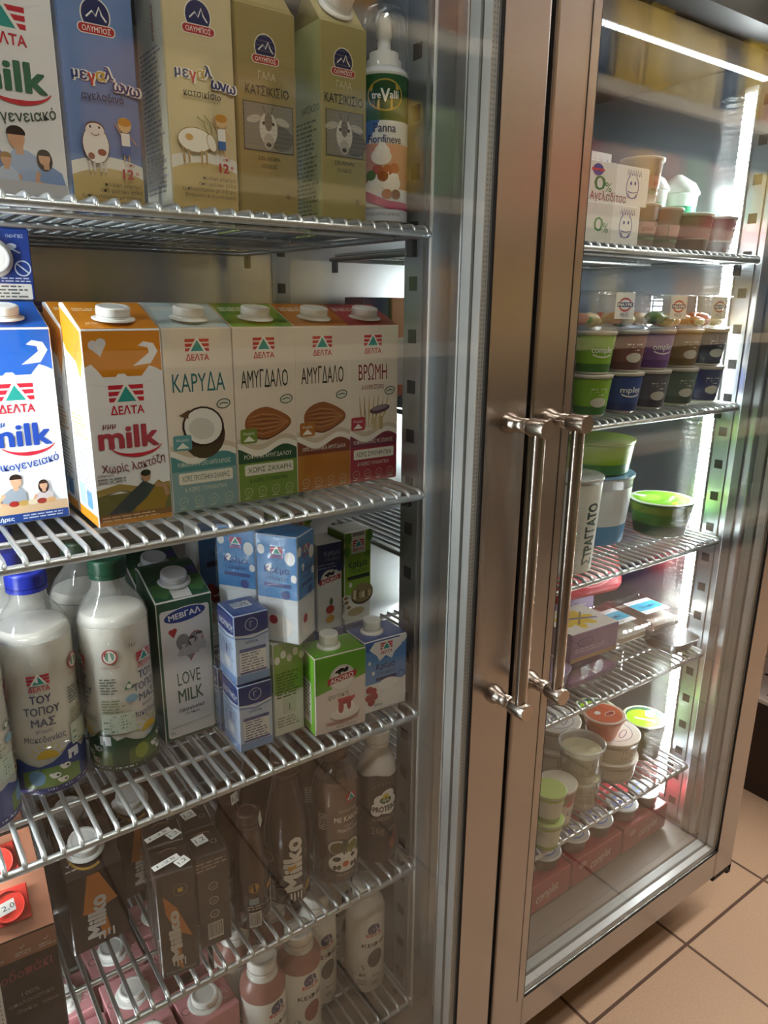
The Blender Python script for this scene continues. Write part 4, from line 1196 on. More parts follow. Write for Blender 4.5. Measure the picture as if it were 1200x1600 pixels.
small_box('cream_box', 'bright green topped cream box with white screw cap, at the shelf edge', .4615, .1045, z, .0745, .050, .1115, 'e3d9d5', adoro, -.10, cap=(-.004, .002, .0125, .019))
def kremab(f, l, r, t, w, d, h):
    f.rect(-w/2+.001, h*.40, w/2-.001, h-.001, '5f92cf'); f.poly([(-w/2+.001, h-.001), (w/2-.001, h-.001), (w/2-.001, h*.93), (.012, h*.80), (.0, h*.72), (-.012, h*.84), (-w/2+.001, h*.86)], '2f62b4')
    f.poly([(-.018, h*.97), (.020, h*.97), (.026, h*.86), (.014, h*.78), (.010, h*.70), (.0, h*.76), (-.010, h*.70), (-.014, h*.78), (-.026, h*.88)], 'f0f1f3'); f.ell(.027, h*.94, .008, .006, 'f0f1f3', rot=.6)
    logo_delta(f, .001, h*.845, .0098); f.text('Κρέμα', 0, h*.585, .0090, '1f2f5e', w=.030, bold=.02); f.text('Γάλακτος', .001, h*.505, .0055, '1f2f5e', w=.028); f.rrect(-.016, h*.43, .018, h*.47, .001, '1f2f5e'); f.ell(.026, h*.44, .006, .006, '2a4a92'); f.ell(.026, h*.44, .005, .005, '5f92cf')
    f.ell(-.026, h*.70, .002, .003, 'eef1f6'); f.ell(-.020, h*.55, .002, .003, 'eef1f6')
    f.ell(.004, h*.33, .018, .012, 'e9eaea'); f.ell(.004, h*.36, .0165, .008, 'f6f6f4'); f.ell(.012, h*.16, .022, .014, 'f4f2ee')
    for cx, cy in ((-.026, .33), (-.020, .30), (-.027, .22), (-.018, .22), (-.023, .15)): f.ell(cx, h*cy, .0058, .0055, 'a83236')
    f.text('500ml', -.012, .008, .004, '5a6480')
    l.rect(-d/2+.001, h*.4, d/2-.001, h-.001, '2f62b4'); t.rect(-w/2+.001, -d/2+.001, w/2-.001, d/2-.001, '2a559c'); r.rect(-d/2+.001, h*.4, d/2-.001, h-.001, '2f62b4')
small_box('cream_box', 'sky blue cream box with white screw cap beside the centre post', .5395, .114, z, .069, .05, .108, 'eeeeec', kremab, -.06, cap=(-.006, .002, .0125, .019))
def navybox(f, l, r, t, w, d, h):
    t.rect(-w/2+.001, -d/2+.001, w/2-.001, d/2-.001, '26356e'); f.text('Κρέμα', 0, h*.4, .009, 'dfe3ee', w=w*.5)
n1 = small_box('cream_box', 'navy box under the tall green topped cream box', .592, .262, z, .052, .052, .062, '26356e', navybox)
n2 = dup(n1, (.539, .262+.026, z), 'navy box under the tall navy topped cream box')
def kremag(f, l, r, t, w, d, h):
    f.rect(-w/2+.001, h*.30, w/2-.001, h-.001, '84ac34'); l.rect(-d/2+.001, h*.3, d/2-.001, h-.001, '6f9a2e')
    f.rect(-.012, h*.76, .014, h-.001, 'e2e4da')
    for cx, cy, a, b in ((-.018, .93, .007, .009), (.022, .93, .006, .010), (-.020, .80, .006, .009), (.018, .74, .006, .005)): f.ell(cx, h*cy, a, b, '54842a')
    f.rect(-.010, h*.945, .012, h*.985, '8a8c88'); logo_delta(f, .001, h*.83, .0105); f.text('Κρέμα', 0, h*.615, .0105, '22301a', w=.035, bold=.02); f.text('Γάλακτος', 0, h*.555, .0062, '3d5a2a', w=.032); f.rrect(-.020, h*.485, .022, h*.525, .001, '22301a')
    f.ell(-.014, h*.43, .003, .004, 'e9ebdf')
    f.poly([(-w/2+.001, h*.30), (w/2-.001, h*.30), (w/2-.001, h*.36), (0, h*.27), (-w/2+.001, h*.33)], 'e9e9e2'); f.ell(.008, h*.30, .021, .016, '3f3428'); f.ell(.008, h*.32, .021, .0155, '8f7d56'); 
    for i in range(14): f.ell(-.006+.0055*(i % 6), h*(.28+.032*(i//6)), .0034, .003, ['d9cfae', '6a5a3a', 'b8a676'][i % 3])
    f.ell(-.006, h*.11, .024, .012, 'dedfd8'); f.ell(-.004, h*.125, .016, .007, 'b9a77c')
    for cx, cy in ((-.022, .25), (-.018, .19), (-.023, .30)): f.ell(cx, h*cy, .006, .005, 'efe9de'); f.ell(cx, h*cy, .004, .003, '8a6a48')
small_box('cream_box', 'tall lime green cream box with mushroom picture, standing on a navy box', .5905, .262, z+.0625, .050, .046, .150, 'ecece6', kremag, .03)
def adorov(f, l, r, t, w, d, h):
    f.poly([(-w/2+.001, h-.001), (w/2-.001, h-.001), (w/2-.001, h*.72), (-w/2+.001, h*.56)], '2b3a6c'); f.text('Κρέμα', .004, h*.86, .0075, 'c4cbe0', w=.026); f.text('Γάλακτος', .004, h*.80, .0055, 'aab4d2', w=.026); f.lines(-.02, h*.77, .02, 2, .005, '8a96bc', 5)
    adoro_logo(f, 0, h*.58, .0165); f.ell(.018, h*.70, .006, .006, '2b3a6c'); f.ell(.002, h*.33, .003, .006, '3a5a36'); f.ell(.0, h*.24, .0075, .0068, 'b03830'); f.ell(.0, h*.13, .0075, .0068, 'c9a04a')
small_box('cream_box', 'tall navy and white cream box beside the lime green one', .5400, .262, z+.0625, .044, .046, .140, 'dedddb', adorov, .02)
def kbehind(f, l, r, t, w, d, h):
    f.rect(-w/2+.001, h*.4, w/2-.001, h-.001, '4f8fd0'); f.text('Γάλακτος', 0, h*.70, .0065, '1f3c86', w=.034); f.rrect(-.022, h*.60, .024, h*.65, .001, '1f2f5e'); f.ell(.010, h*.40, .016, .014, 'e3e3e0')
    for cx, cy in ((-.018, .42), (-.012, .38), (-.020, .33), (-.010, .30)): f.ell(cx, h*cy, .0062, .006, 'a83236')
    f.ell(.010, h*.2, .018, .012, 'eae6de'); f.ell(-.012, h*.14, .012, .008, 'cfc0a4')
k3 = small_box('cream_box', 'sky blue cream box with red berries behind the heart-photo carton', .380, .285, z+.095, .066, .05, .165, 'e6e6e4', kbehind)
small_box('cream_box', 'white printed tray of small cartons under the berry cream box', .372, .285, z, .088, .06, .0945, 'dcdcdc', lambda f, l, r, t, w, d, h: f.lines(-.04, h*.8, .04, 6, .008, '8a8a90', 4), cat='box')
dup(COL.objects[k3.name], (.330, .412, z), 'sky blue cream box deep behind the green milk cartons')
small_box('cream_box', 'green and white cream box high behind the blue pack', .4845, .262, z+.1085, .05, .05, .150, 'ecece6', kremag)
small_box('cream_box', 'plain navy box holding up the green cream box behind the blue pack', .468, .264, z, .055, .055, .108, '26356e', navybox)
# ------------------------------------------------------------------ fourth shelf: chocolate drinks
z = LS[3]
CHOC = '34261f'
t = thing('chocolate_milk_carton', 'copper-topped dark chocolate milk carton with a red cap and price sticker', 'carton', (.058, .118+.036, z), -.06)
w_, d_, h_ = .074, .072, .146
mb = MB(); mb.prism([(-d_/2, 0), (d_/2, 0), (d_/2, h_+.022), (.012, h_+.046), (.006, h_+.046), (-d_/2, h_)], -w_/2, w_/2, M('2c201c', .3), .0015)
f = Print(mb, on_front(-d_/2)); L = math.hypot(d_/2+.006, .046)
sl = Print(mb, on_plane((0, -d_/2, h_), (1, 0, 0), (0, d_/2+.006, .046)))
f.rect(-w_/2+.001, h_-.028, w_/2-.001, h_-.001, '9a6a52'); sl.rect(-w_/2+.001, .001, w_/2-.001, L-.002, 'a87058')
f.text('Ροδοπάκι', 0, h_-.052, .013, '8c4a48', w=.060, rot=.10, shear=.2, bold=.01)
f.text('100%', .004, h_-.078, .006, '8d8480', w=.018); f.text('απολαυστικό', .004, h_-.088, .006, '8d8480', w=.046, rot=.05); f.text('σοκο', -.002, h_-.099, .006, '8d8480', w=.020); f.text('500ml', .022, h_-.099, .0045, '8d8480', w=.016)
for x in (-.025, .002, .026): f.text('✓', x, h_-.016, .006, 'dcd3cc'); f.lines(x-.008, h_-.019, x+.009, 2, .003, 'c9bfb8', int(x*900))
mb.build('carton_body', t)
mb = MB(); mb.box(-.020, .020, -.018, .018, 0, .002, M('c8342c', .4), .001); mb.lathe([(.0165, .001), (.0165, .007), (.0145, .008), (.0145, .0065)], M('d23a30', .35), 40, caps=(False, True))
cp = mb.build('cap', t, (-.004, -.016, h_+.0265)); cp.rotation_euler = (.83, 0, 0)
st = price_tag(t, (-.002, -.021, h_+.0312), (.83, 0, .25), .026, .012, '2,00')
rd2 = dup(t, (.058, .118+.036+.078, z), 'copper-topped chocolate milk carton behind the front one', rotz=.03)
dup(t, (.058, .118+.036+.156, z), 'copper-topped chocolate milk carton third in its file', rotz=0)

t = thing('chocolate_milk_carton', 'dark brown chocolate milk carton with a large white screw cap', 'carton', (.155, .208+.035, z), .04)
w_, d_, h_ = .071, .07, .112
mb = MB(); mb.prism([(-d_/2, 0), (d_/2, 0), (d_/2, h_+.032), (d_/2-.012, h_+.034), (-d_/2, h_)], -w_/2, w_/2, M(CHOC, .3), .0015)
f = Print(mb, on_front(-d_/2)); L = math.hypot(d_-.012, .034); sl = Print(mb, on_plane((0, -d_/2, h_), (1, 0, 0), (0, d_-.012, .034)))
f.poly([(-.010, h_-.001), (.004, h_-.001), (.024, .062), (.006, .058), (.012, .016), (.002, .006), (-.004, .052), (-.020, .056)], 'c8792c')
f.text('Milko', .004, .014, .022, 'd8d3cd', w=.062, bold=.05, rot=1.48, al=0)
for q in range(4): f.band([(-.003+.006*q, .020), (-.003+.006*q, .010-.003*(q % 2))], .0022, 'd8d3cd')
sl.arc(-.002, .030, .022, .022, 160, 300, .003, 'b08a34'); sl.text('✓', -.026, .018, .007, 'd8d0c8'); sl.lines(-.032, .014, -.016, 1, .003, 'd8d0c8', 3)
mb.build('carton_body', t)
screw_cap(t, (-.002, -d_/2+.032, h_+.019), .0195, .014, 'dcdcda', .30)
mcart = t
dup(t, (.155, .208+.035+.075, z), 'dark brown chocolate milk carton behind the white-capped one')
dup(t, (.231, .30, z), 'dark brown chocolate milk carton deep behind the wrapped pairs', rotz=.1)

def milkobox(f, l, r, t, w, d, h):
    f.poly([(-w/2+.008, h*.80), (w*.0, h*.66), (w/2-.006, h*.34), (0, h*.42), (w*.08, h*.03), (-.004, h*.10), (-.004, h*.46), (-w/2+.010, h*.62)], 'c8792c')
    f.text('Milko', .0035, h*.14, .0135, 'e2ddd6', w=h*.50, bold=.06, rot=1.60, al=0)
    for q in range(4): f.band([(-.008+.0045*q, h*.16), (-.008+.0045*q, h*(.10-.02*(q % 2)))], .0018, 'e2ddd6')
    f.ell(.006, h*.82, .0085, .0085, '9a8a62'); f.ell(.006, h*.82, .0078, .0078, CHOC); f.rect(.003, h*.80, .009, h*.84, 'c9b23c'); f.text('ΣΟΚΟΛΑΤΟΥΧΟ', 0, .005, .0035, 'b9a79a', w=w*.8)
    for p, dd in ((l, d), (r, d)):
        for y in (.35, .5, .66): p.ell(.0, h*y, .006, .006, 'd5cdc6'); p.ell(.0, h*y, .005, .005, CHOC); p.text('✓', 0, h*y-.003, .005, 'd5cdc6')
        p.barcode(-.010, h*.08, .010, h*.26, 4, 'd8d3cd')
        p.lines(-d/2+.004, h*.94, d/2-.004, 3, .005, 'a8998e', 3)
    t.ell(.010, -.002, .004, .004, 'b9aca2'); t.ell(.010, -.002, .0032, .0032, CHOC); t.arc(0, .012, .012, .008, 30, 150, .0015, '9a7a5c')
w_, d_, h_ = .0455, .0445, .152
b = small_box('chocolate_milk_box', 'front wrapped chocolate milk box with the orange shard, at the shelf edge', .2275, .1065, z, w_, d_, h_, CHOC, milkobox, -.18, wrap=True)
price_tag(b, (-.006, -.006, h_+.0031), (0, 0, .35), .034, .009, '1,25'); price_tag(b, (.012, -.012, h_+.0032), (0, 0, .5), .016, .013, '1,2')
b = dup(b, (.2360, .1065+d_/2+.0515, z), 'wrapped chocolate milk box pressed against the back of the front one', rotz=-.18)
b2 = small_box('chocolate_milk_box', 'wrapped chocolate milk box turned side out, next to the front pair', .2790, .122, z, .0415, .0485, .140, CHOC, lambda f, l, r, t, w, d, h: (milkobox(r, l, f, t, w, d, h), l.rect(-.02, .02, .018, h-.02, '42332c')), -.10, wrap=True)
price_tag(b2, (-.006, .004, .140+.0031), (0, 0, .2), .017, .017, '1,2')
dup(b2, (.2850, .122+.0245+.054, z), 'wrapped chocolate milk box turned side out, in the second row')

def choc_bottle(label, x, y, r, h, rot, big):
    def paint(mb):
        p = Print(mb, on_round(r+.0004, 0, 0), True, .3)
        p.text('Milko', .008, .024, .026 if big else .013, 'dcd7d0', w=.088 if big else .046, bold=.05, rot=1.57, al=0)
        for q in range(4): p.band([(-.008+.005*q, .022), (-.008+.005*q, .012-.004*(q % 2))], .0024, 'dcd7d0')
        p.poly([(-.010, .058), (.0, .062), (.0, .068), (-.012, .066)], 'c8922c'); p.poly([(.010, .016), (.022, .020), (.030, .040), (.018, .030)], 'b08a2c')
        q = -r*1.25
        p.ell(q, .078 if big else .070, .007, .008, 'b9893c'); p.ell(q, .078 if big else .070, .006, .007, CHOC); p.barcode(q-.008, .008, q+.008, .032, 6, 'cfc9c2'); p.ell(q+.018, .024, .008, .008, '8a7b70'); p.ell(q+.018, .024, .007, .007, CHOC); p.rect(q-.007, .044, q+.005, .054, '8a9aa4'); p.lines(q-.01, .042, q+.012, 2, .004, 'b9aca2', 3)
    prof = [(r-.004, 0), (r, .004), (r, h*.42), (r*.97, h*.52), (r*.86, h*.62), (r*.70, h*.74), (r*.58, h*.82), (r*.56, h*.86), (r*.56, h*.89)]
    return bottle('chocolate_milk_bottle', label, x, y, z, prof, M('3a231b', .18, var=.05, spec=.6), '3a2018', r*.60, h*.135, h*.865, paint, rot)
s1 = choc_bottle('small chocolate milk bottle with a price tag on its cap, turned barcode out', .334, .134, .0245, .172, .95, False)
price_tag(s1, (-.002, -.0155, .160), (1.45, 0, 0), .013, .015, '1,1')
s2 = choc_bottle('tall chocolate milk bottle with white dripping letters', .397, .150, .0315, .222, -.10, True)
dup(s1, (.332, .196, z), 'small chocolate milk bottle behind the barcode-out one', rotz=.4)
dup(s2, (.392, .226, z), 'tall chocolate milk bottle behind the white-lettered one', rotz=.5)

r = .0335
def cocoa(mb):
    p = Print(mb, on_round(r+.0004), True, .3)
    logo_delta(p, .010, .140, .009)
    p.text('ΤΟΥ ΤΟΠΟΥ ΜΑΣ', .004, .122, .0042, 'd9cfc4', w=.028); p.text('ΜΕ ΚΑΚΑΟ', .006, .107, .0085, 'eee6da', w=.044, bold=.01); p.text('φάρμες', .006, .098, .004, 'd9cfc4', w=.014); p.text('Μακεδονίας', .006, .090, .0062, 'e6dccf', w=.034)
    p.ell(-.012, .066, .013, .011, 'e3ded2'); p.ell(.012, .062, .012, .012, 'e3ded2'); p.ell(-.012, .065, .011, .0095, '6f6238'); p.ell(-.001, .064, .006, .012, '35472c'); p.ell(.012, .061, .010, .010, '87893c')
    p.ell(0, .040, .025, .017, 'f0ede6'); p.ell(-.013, .046, .006, .004, '2a2624'); p.ell(.012, .047, .004, .003, '2a2624'); p.ell(.0, .036, .005, .005, 'c9603a')
    for q in (-.016, -.010, .010, .016): p.ell(q, .032, .003, .004, '4a3a30')
    p.rect(-.03, .014, .03, .024, '55473e'); p.text('ΠΟΤΟ 1L', 0, .0165, .0042, 'e0d6ca', w=.026)
    p.text('250', .026, .046, .006, 'd9cfc4', rot=1.57); p.lines(-.040, .120, -.026, 7, .004, 'cbbfb2', 4)
prof = [(r-.004, 0), (r, .004), (r, .150), (r-.001, .156), (r-.006, .172), (r-.013, .182), (.0175, .190), (.0165, .196)]
cb = bottle('cocoa_milk_bottle', 'cocoa milk bottle with a printed cow, beside the tall chocolate bottle', .4735, .145, z, prof, clear('brown_clear_plastic', (.93, .88, .85), .06, .03), '54342a', .0195, .020, .194, cocoa, -.12, liquid=([(r-.005, .002), (r-.0012, .006), (r-.0012, .154), (r-.006, .165)], M('7d6456', .45)))
dup(cb, (.470, .222, z), 'cocoa milk bottle behind the one with the printed cow', rotz=.6)
r = .0285
def protein(mb):
    p = Print(mb, on_round(r+.0006), True, .3)
    p.rect(-.085, .004, .085, .148, '2f2622')
    n = 14
    for i in range(n): a = -.085+.17*i/n; p.poly([(a, .147), (a+.17/n, .147), (a+.17/n, .150+.004*math.sin((i+1)*1.3)), (a, .150+.004*math.sin(i*1.3))], '2f2622'); p.k -= 1
    p.k += 1
    for i in range(9): a = math.radians(20+i*17); p.band([(.002+.018*math.cos(a), .124+.013*math.sin(a)), (.002+.024*math.cos(a), .124+.018*math.sin(a))], .0007, '9a8a72')
    for cx, cy, s_ in ((-.004, .110, .012), (.006, .118, .011), (.012, .106, .010), (-.010, .100, .009), (.002, .098, .012), (.010, .094, .010), (-.012, .092, .008)): p.ell(cx, cy, s_, s_*.9, 'f0eeea')
    p.ell(.002, .111, .0095, .006, '3f5f34'); p.ell(.002, .117, .005, .005, 'd9c23c'); p.text('Arla', .002, .109, .004, 'f0eeea', w=.011, bold=.02)
    p.text('PROTEIN', .0, .092, .0092, '2a2220', w=.035, bold=.04); p.text('CHOCOLATE', 0, .077, .0062, 'b9a79a', w=.036); p.text('26g', -.010, .055, .012, '8a7a70', w=.020); p.ell(.012, .058, .006, .004, '6a5a50')
    p.poly([(.014, .020), (.030, .024), (.027, .052), (.022, .068), (.018, .050), (.008, .034)], '8a4a34')
prof = [(r-.004, 0), (r, .004), (r, .150), (r-.0015, .158), (r-.006, .174), (r-.010, .184), (.0165, .190)]
bottle('protein_drink_bottle', 'dark labelled protein drink bottle with white shoulders and cap, against the post', .5435, .141, z, prof, M('dcd8d2', .35), 'e4e2de', .0185, .026, .188, protein, -.20)

# ------------------------------------------------------------------ bottom shelf, left bay
z = LS[4]
def pink(f, l, r, t, w, d, h):
    f.rect(-w/2+.001, h*.3, w/2-.001, h*.62, 'e6d9d6'); f.text('ΚΕΦΙΡ', 0, h*.42, .010, '4a2a30', w=.044, bold=.02); f.ell(0, h*.8, .012, .010, '34304a'); f.rrect(-.016, h*.68, .016, h*.73, .003, 'a8303a')
    t.rrect(-.010, .018, .014, .023, .001, '3a2a2e'); t.lines(-.008, .0225, .012, 1, .003, 'e0c0c0', 3); t.ell(-.028, -.004, .006, .006, '4a4048'); t.ell(-.028, -.004, .005, .005, 'd8949a'); t.lines(.018, .012, .033, 3, .004, 'a85a64', 5); t.arc(.024, -.012, .006, .006, 0, 300, .001, 'f0d6d6')
pk = small_box('strawberry_milk_carton', 'pink carton at the shelf edge with a white cap, beneath the wrapped chocolate boxes', .268, .128, z, .073, .070, .135, 'cf8f96', pink, .05, cap=(0, -.004, .0185, .013))
k = 0
for x, y, lab in ((.268, .232, 'pink carton right behind the pink one at the shelf edge'), (.190, .195, 'pink carton second from the dark front carton, white cap in a ring'), (.186, .280, 'pink carton deep under the white-capped chocolate carton'),
                  (.112, .155, 'pink carton beneath the shelf edge beside the copper-topped carton'), (.108, .238, 'pink carton behind the one beside the copper-topped carton'), (.264, .312, 'pink carton in the third row under the chocolate boxes'), (.188, .115, 'pink carton low at the front, between two other pink cartons')):
    dup(pk, (x, y+.035, z), lab, rotz=.04*((k % 3)-1)); k += 1
def kefir(mb, dot, r):
    p = Print(mb, on_round(r+.0004), True, .35)
    logo_olympos(p, .004, .126, .0115); p.text('ΚΕΦΙΡ', .004, .094, .0075, '2f2a2c', w=.040, bold=.02); p.ell(.006, .070, .0125, .0175, dot, rot=-.2)
    p.ell(-.016, .054, .005, .006, '8a8a86'); p.ell(-.016, .054, .0042, .0052, 'e2e0da'); p.ell(-.018, .040, .003, .003, '7a7a78'); p.ell(-.012, .040, .003, .003, '7a7a78'); p.lines(-.024, .030, -.008, 3, .004, '8a8a86', 3); p.text('Φυσικό', .008, .034, .004, '5a5a5a', w=.014); p.lines(0, .024, .016, 2, .004, '8a8a86', 5)
def kefir_bottle(label, x, y, dot, collar, capc, rot):
    r = .0315
    prof = [(r-.004, 0), (r, .006), (r, .148), (r-.002, .156), (r-.010, .166), (.0195, .169), (.0185, .172)]
    t = bottle('kefir_bottle', label, x, y, z, prof, M('e3e1da', .38), capc, .0205, .024, .171, lambda mb: kefir(mb, dot, r), rot)
    if collar:
        mb = MB(); mb.lathe([(r+.0005, .140), (r+.0005, .148), (r-.0015, .1565), (r-.0095, .1665)], M(collar, .35), 44, caps=(False, False)); mb.build('collar', t)
    return t
k1 = kefir_bottle('plain white kefir bottle with a dark oval, standing alone by the post', .5365, .160, '3f3a3a', None, 'e6e4de', -.25)
k2 = kefir_bottle('white kefir bottle with a dark oval, under the cocoa bottle', .4610, .185, '3f3a3a', None, 'e6e4de', -.1)
k3 = kefir_bottle('kefir bottle with a rose-brown collar and oval, at the shelf edge', .4060, .140, '8a4a44', '9a6a60', 'e9e7e1', -.1)
k4 = kefir_bottle('kefir bottle with a rose-brown collar, beside the pink cartons', .3420, .130, '8a4a44', '9a6a60', 'e9e7e1', .1)
dup(k2, (.5230, .240, z), 'white kefir bottle half hidden behind the one by the post', rotz=.2)
dup(k3, (.400, .214, z), 'rose-collared kefir bottle behind the one at the shelf edge', rotz=.2)
dup(k2, (.4560, .262, z), 'white kefir bottle second row under the cocoa bottles', rotz=.3)
dup(k4, (.335, .206, z), 'rose-collared kefir bottle behind the one beside the pink cartons', rotz=.3)
# ------------------------------------------------------------------ right bay
def cup(name, label, x, y, z, r0, r1, h, col, lidcol, paint, rot=0.0, group=None, sq=0.0, mat=None, cat='yogurt cup', lidpaint=None, rim=.0022, n=48, lidmat=None, sx=1.0):
    t = thing(name, label, cat, (x, y, z), rot, group)
    mb = MB(); mb.lathe([(r0-.003, 0), (r0, .003), (r1, h-.004), (r1+rim, h-.004), (r1+rim, h-.001)], mat or M(col, .35), n, sq=sq, caps=(True, True), sx=sx)
    if paint:
        tp_ = (r1-r0)/(h-.007); p = Print(mb, on_round(r0+.0006-.003*tp_, 0, 0, tp_), True, .35); paint(p, r0, r1, h)
    mb.build('cup_body', t)
    mb = MB(); mb.lathe([(r1+rim, h-.0008), (r1+rim+.0004, h+.0006), (r1+rim-.001, h+.0012), (r1-.002, h+.0008)], lidmat or M(lidcol, .3), n, sq=sq, caps=(True, True), sx=sx)
    if lidpaint: lidpaint(Print(mb, on_top(h+.0009), False, .3), r1)
    mb.build('lid', t)
    return t

# R1: cow-printed yogurt boxes and their cups
z = RS[0]
def cowface(p, x, y, s, c='2b3a8c'):
    for k, (a0, a1) in enumerate(((-60, 60), (120, 240))): p.arc(x, y, s*.5, s*.62, a0, a1, s*.05, c)
    for i in range(6): p.band([(x-s*.5+s*.2*i, y+s*.55), (x-s*.42+s*.2*i, y+s*.85), (x-s*.32+s*.2*i, y+s*.55)], s*.045, c)
    p.ell(x-s*.15, y+s*.18, s*.07, s*.09, c); p.ell(x+s*.2, y+s*.2, s*.07, s*.09, c); p.arc(x, y-s*.3, s*.32, s*.24, 180, 360, s*.05, c); p.arc(x, y-s*.16, s*.4, s*.1, 200, 340, s*.04, c)
def cowbox(a):
    def f_(f, l, r, t, w, d, h):
        f.rect(-w/2+.001, .001, w/2-.001, h-.001, 'd6d6d2'); f.rect(-w*.02, .001, w/2-.001, h-.001, 'e9e9e6')
        cowface(f, w*.24, h*.48, h*.52)
        f.text('0', -w*.26, h*.30, h*.36, '2f7a3a', w=w*.17); f.text('%', -w*.13, h*.28, h*.24, '2f7a3a', w=w*.10)
        if a: f.ell(-w*.30, h*.78, .012, .008, '2b3f8e'); f.rect(-w*.30-.014, h*.75, -w*.30+.014, h*.81, 'b03038'); f.text('Αγελαδίτσα', -w*.12, h*.06, .012, '8a3038', w=w*.55)
        l.rect(-d/2+.001, .001, d/2-.001, h-.001, 'd2d2ce')
    return f_
small_box('yogurt_multipack', 'lower front white cow-sketch yogurt box with a green zero, at the shelf edge', .945, .118, z, .125, .058, .056, 'dcdcd8', cowbox(False), cat='yogurt box')
small_box('yogurt_multipack', 'upper white cow-sketch yogurt box with red lettering, resting on the lower one', .955, .124, z+.0565, .150, .058, .055, 'dcdcd8', cowbox(True), cat='yogurt box')
small_box('yogurt_multipack', 'tall white cow-sketch box rising behind the stacked cow-sketch boxes', .965, .205, z, .150, .06, .145, 'e6e6e2', cowbox(False), cat='yogurt box')
def fruitcup(p, r0, r1, h):
    p.rect(-.075, h*.34, .075, h*.60, 'c99a90'); p.text('0%', .010, h*.50, h*.18, '2f5a3a', w=.014); p.text('φράουλα', -.006, h*.40, h*.10, '8a3038', w=.022); p.rect(-.075, h*.20, .075, h*.26, '9aa890')
cc = cup('yogurt_cup', 'pale yogurt cup with red band beside the lower cow-sketch box', 1.048, .150, z, .024, .031, .064, 'd9d2c8', 'dcd8d2', fruitcup)
dup(cc, (1.118, .156, z), 'pale yogurt cup between the red-banded cup and the rose cup pair', rotz=2.6)
dup(cc, (1.082, .226, z), 'pale yogurt cup behind the red-banded cup', rotz=.8)
dup(cc, (1.048, .152, z+.066), 'pale yogurt cup stacked on the red-banded cup', rotz=.5)
def rosecup(p, r0, r1, h):
    p.rect(-.08, h*.36, .08, h*.98, 'a0646a'); p.rect(-.08, h*.33, .08, h*.36, 'd9c9c2')
    for q in range(4): p.rect(.006, h*(.45+.12*q), .016, h*(.50+.12*q), 'c98a8c')
rc = cup('yogurt_cup', 'rose cup of the joined pair, the one away from the post at the end', 1.190, .150, z, .029, .035, .060, 'c9b9b0', 'd9d4d0', rosecup)
dup(rc, (1.262, .150, z), 'rose cup of the joined pair, next to the bright strip light', rotz=.3)
t = thing('dessert_cup', 'white and mint green dessert cup catching the strip light', 'dessert cup', (1.270, .235, z))
mb = MB(); mb.lathe([(.026, 0), (.028, .003), (.036, .105), (.038, .106)], M('d8e6df', .35), 40); p = Print(mb, on_round(.0284, 0, 0, .0078/.105*1.0), True); p.rect(-.05, .040, .05, .085, '3fae84'); mb.build('cup_body', t)
mb = MB(); mb.lathe([(.039, .1065), (.039, .110), (.030, .125), (.006, .140)], M('dfe9e4', .3), 40); mb.build('domed_lid', t)
dup(t, (1.185, .240, z), 'white and mint dessert cup beside the one catching the light')
dup(t, (1.10, .300, z), 'white and mint dessert cup in the third row', rotz=.9)

# R2: two tiers of tapered cups, salad trays on top
z = RS[1]
def facing(main, deep, word, wcol='e9ece6'):
    def f_(p, r0, r1, h):
        p.rect(-.045, h*.06, .045, h*.93, main); p.rect(-.045, h*.06, .045, h*.26, deep)
        if word: p.text(word, .0, h*.52, h*.15, wcol, w=r0*1.3, bold=.02); p.arc(0, h*.52, r0*.6, h*.10, 200, 340, h*.035, wcol)
        else: p.ell(0, h*.36, r0*.5, h*.12, 'c9c9c0'); p.lines(-r0*.5, h*.7, r0*.5, 3, h*.07, 'cfd2c8', 4)
        p.lines(r0*.9, h*.8, r0*1.25, 5, h*.06, 'dfe2da', 5)
    return f_
tier = [(.948, '7fae34', '3f6f34', 'complet', 'lime green'), (1.030, '7a4f4c', '5c3f40', '', 'maroon-brown'), (1.108, '7d5a96', '5c3f78', 'omplet', 'violet'), (1.193, '8a7250', '6f5c40', '', 'gold-brown'), (1.277, '2b3346', '1f2738', '', 'charcoal')]
low = [(.948, '7fae34', '3f6f34', '', 'lime green'), (1.030, '2f4a8c', '24386c', 'mplet', 'royal blue'), (1.108, '5a5c66', '44464e', '', 'slate grey'), (1.193, '5f7266', '4a5a50', '', 'sage green'), (1.277, '26366e', '1c2856', '', 'navy blue')]
for lst, zz, where in ((low, z, 'on the wire shelf, bottom tier'), (tier, z+.0655, 'on top of the bottom tier of cups')):
    for i, (x, a, b_, wd, nm) in enumerate(lst):
        cup('dessert_cup', f'{nm} tapered cup {where}', x, .135+.002*i, zz, .0245, .0315, .064, 'c9c4b8', 'cfcac0', facing(a, b_, wd), -.35, cat='dessert cup')
for i in range(5):
    o = cup('dessert_cup', 'pale tapered cup in the second row behind the two coloured tiers', .975+.074*i, .212, z, .0245, .0315, .064, 'b9b2a6', 'cfcac0', None, 0, 'pale cups behind the two coloured tiers', cat='dessert cup') if i == 0 else dup(o, (.975+.074*i, .212, z))
    dup(o, (.975+.074*i, .212, z+.0655))
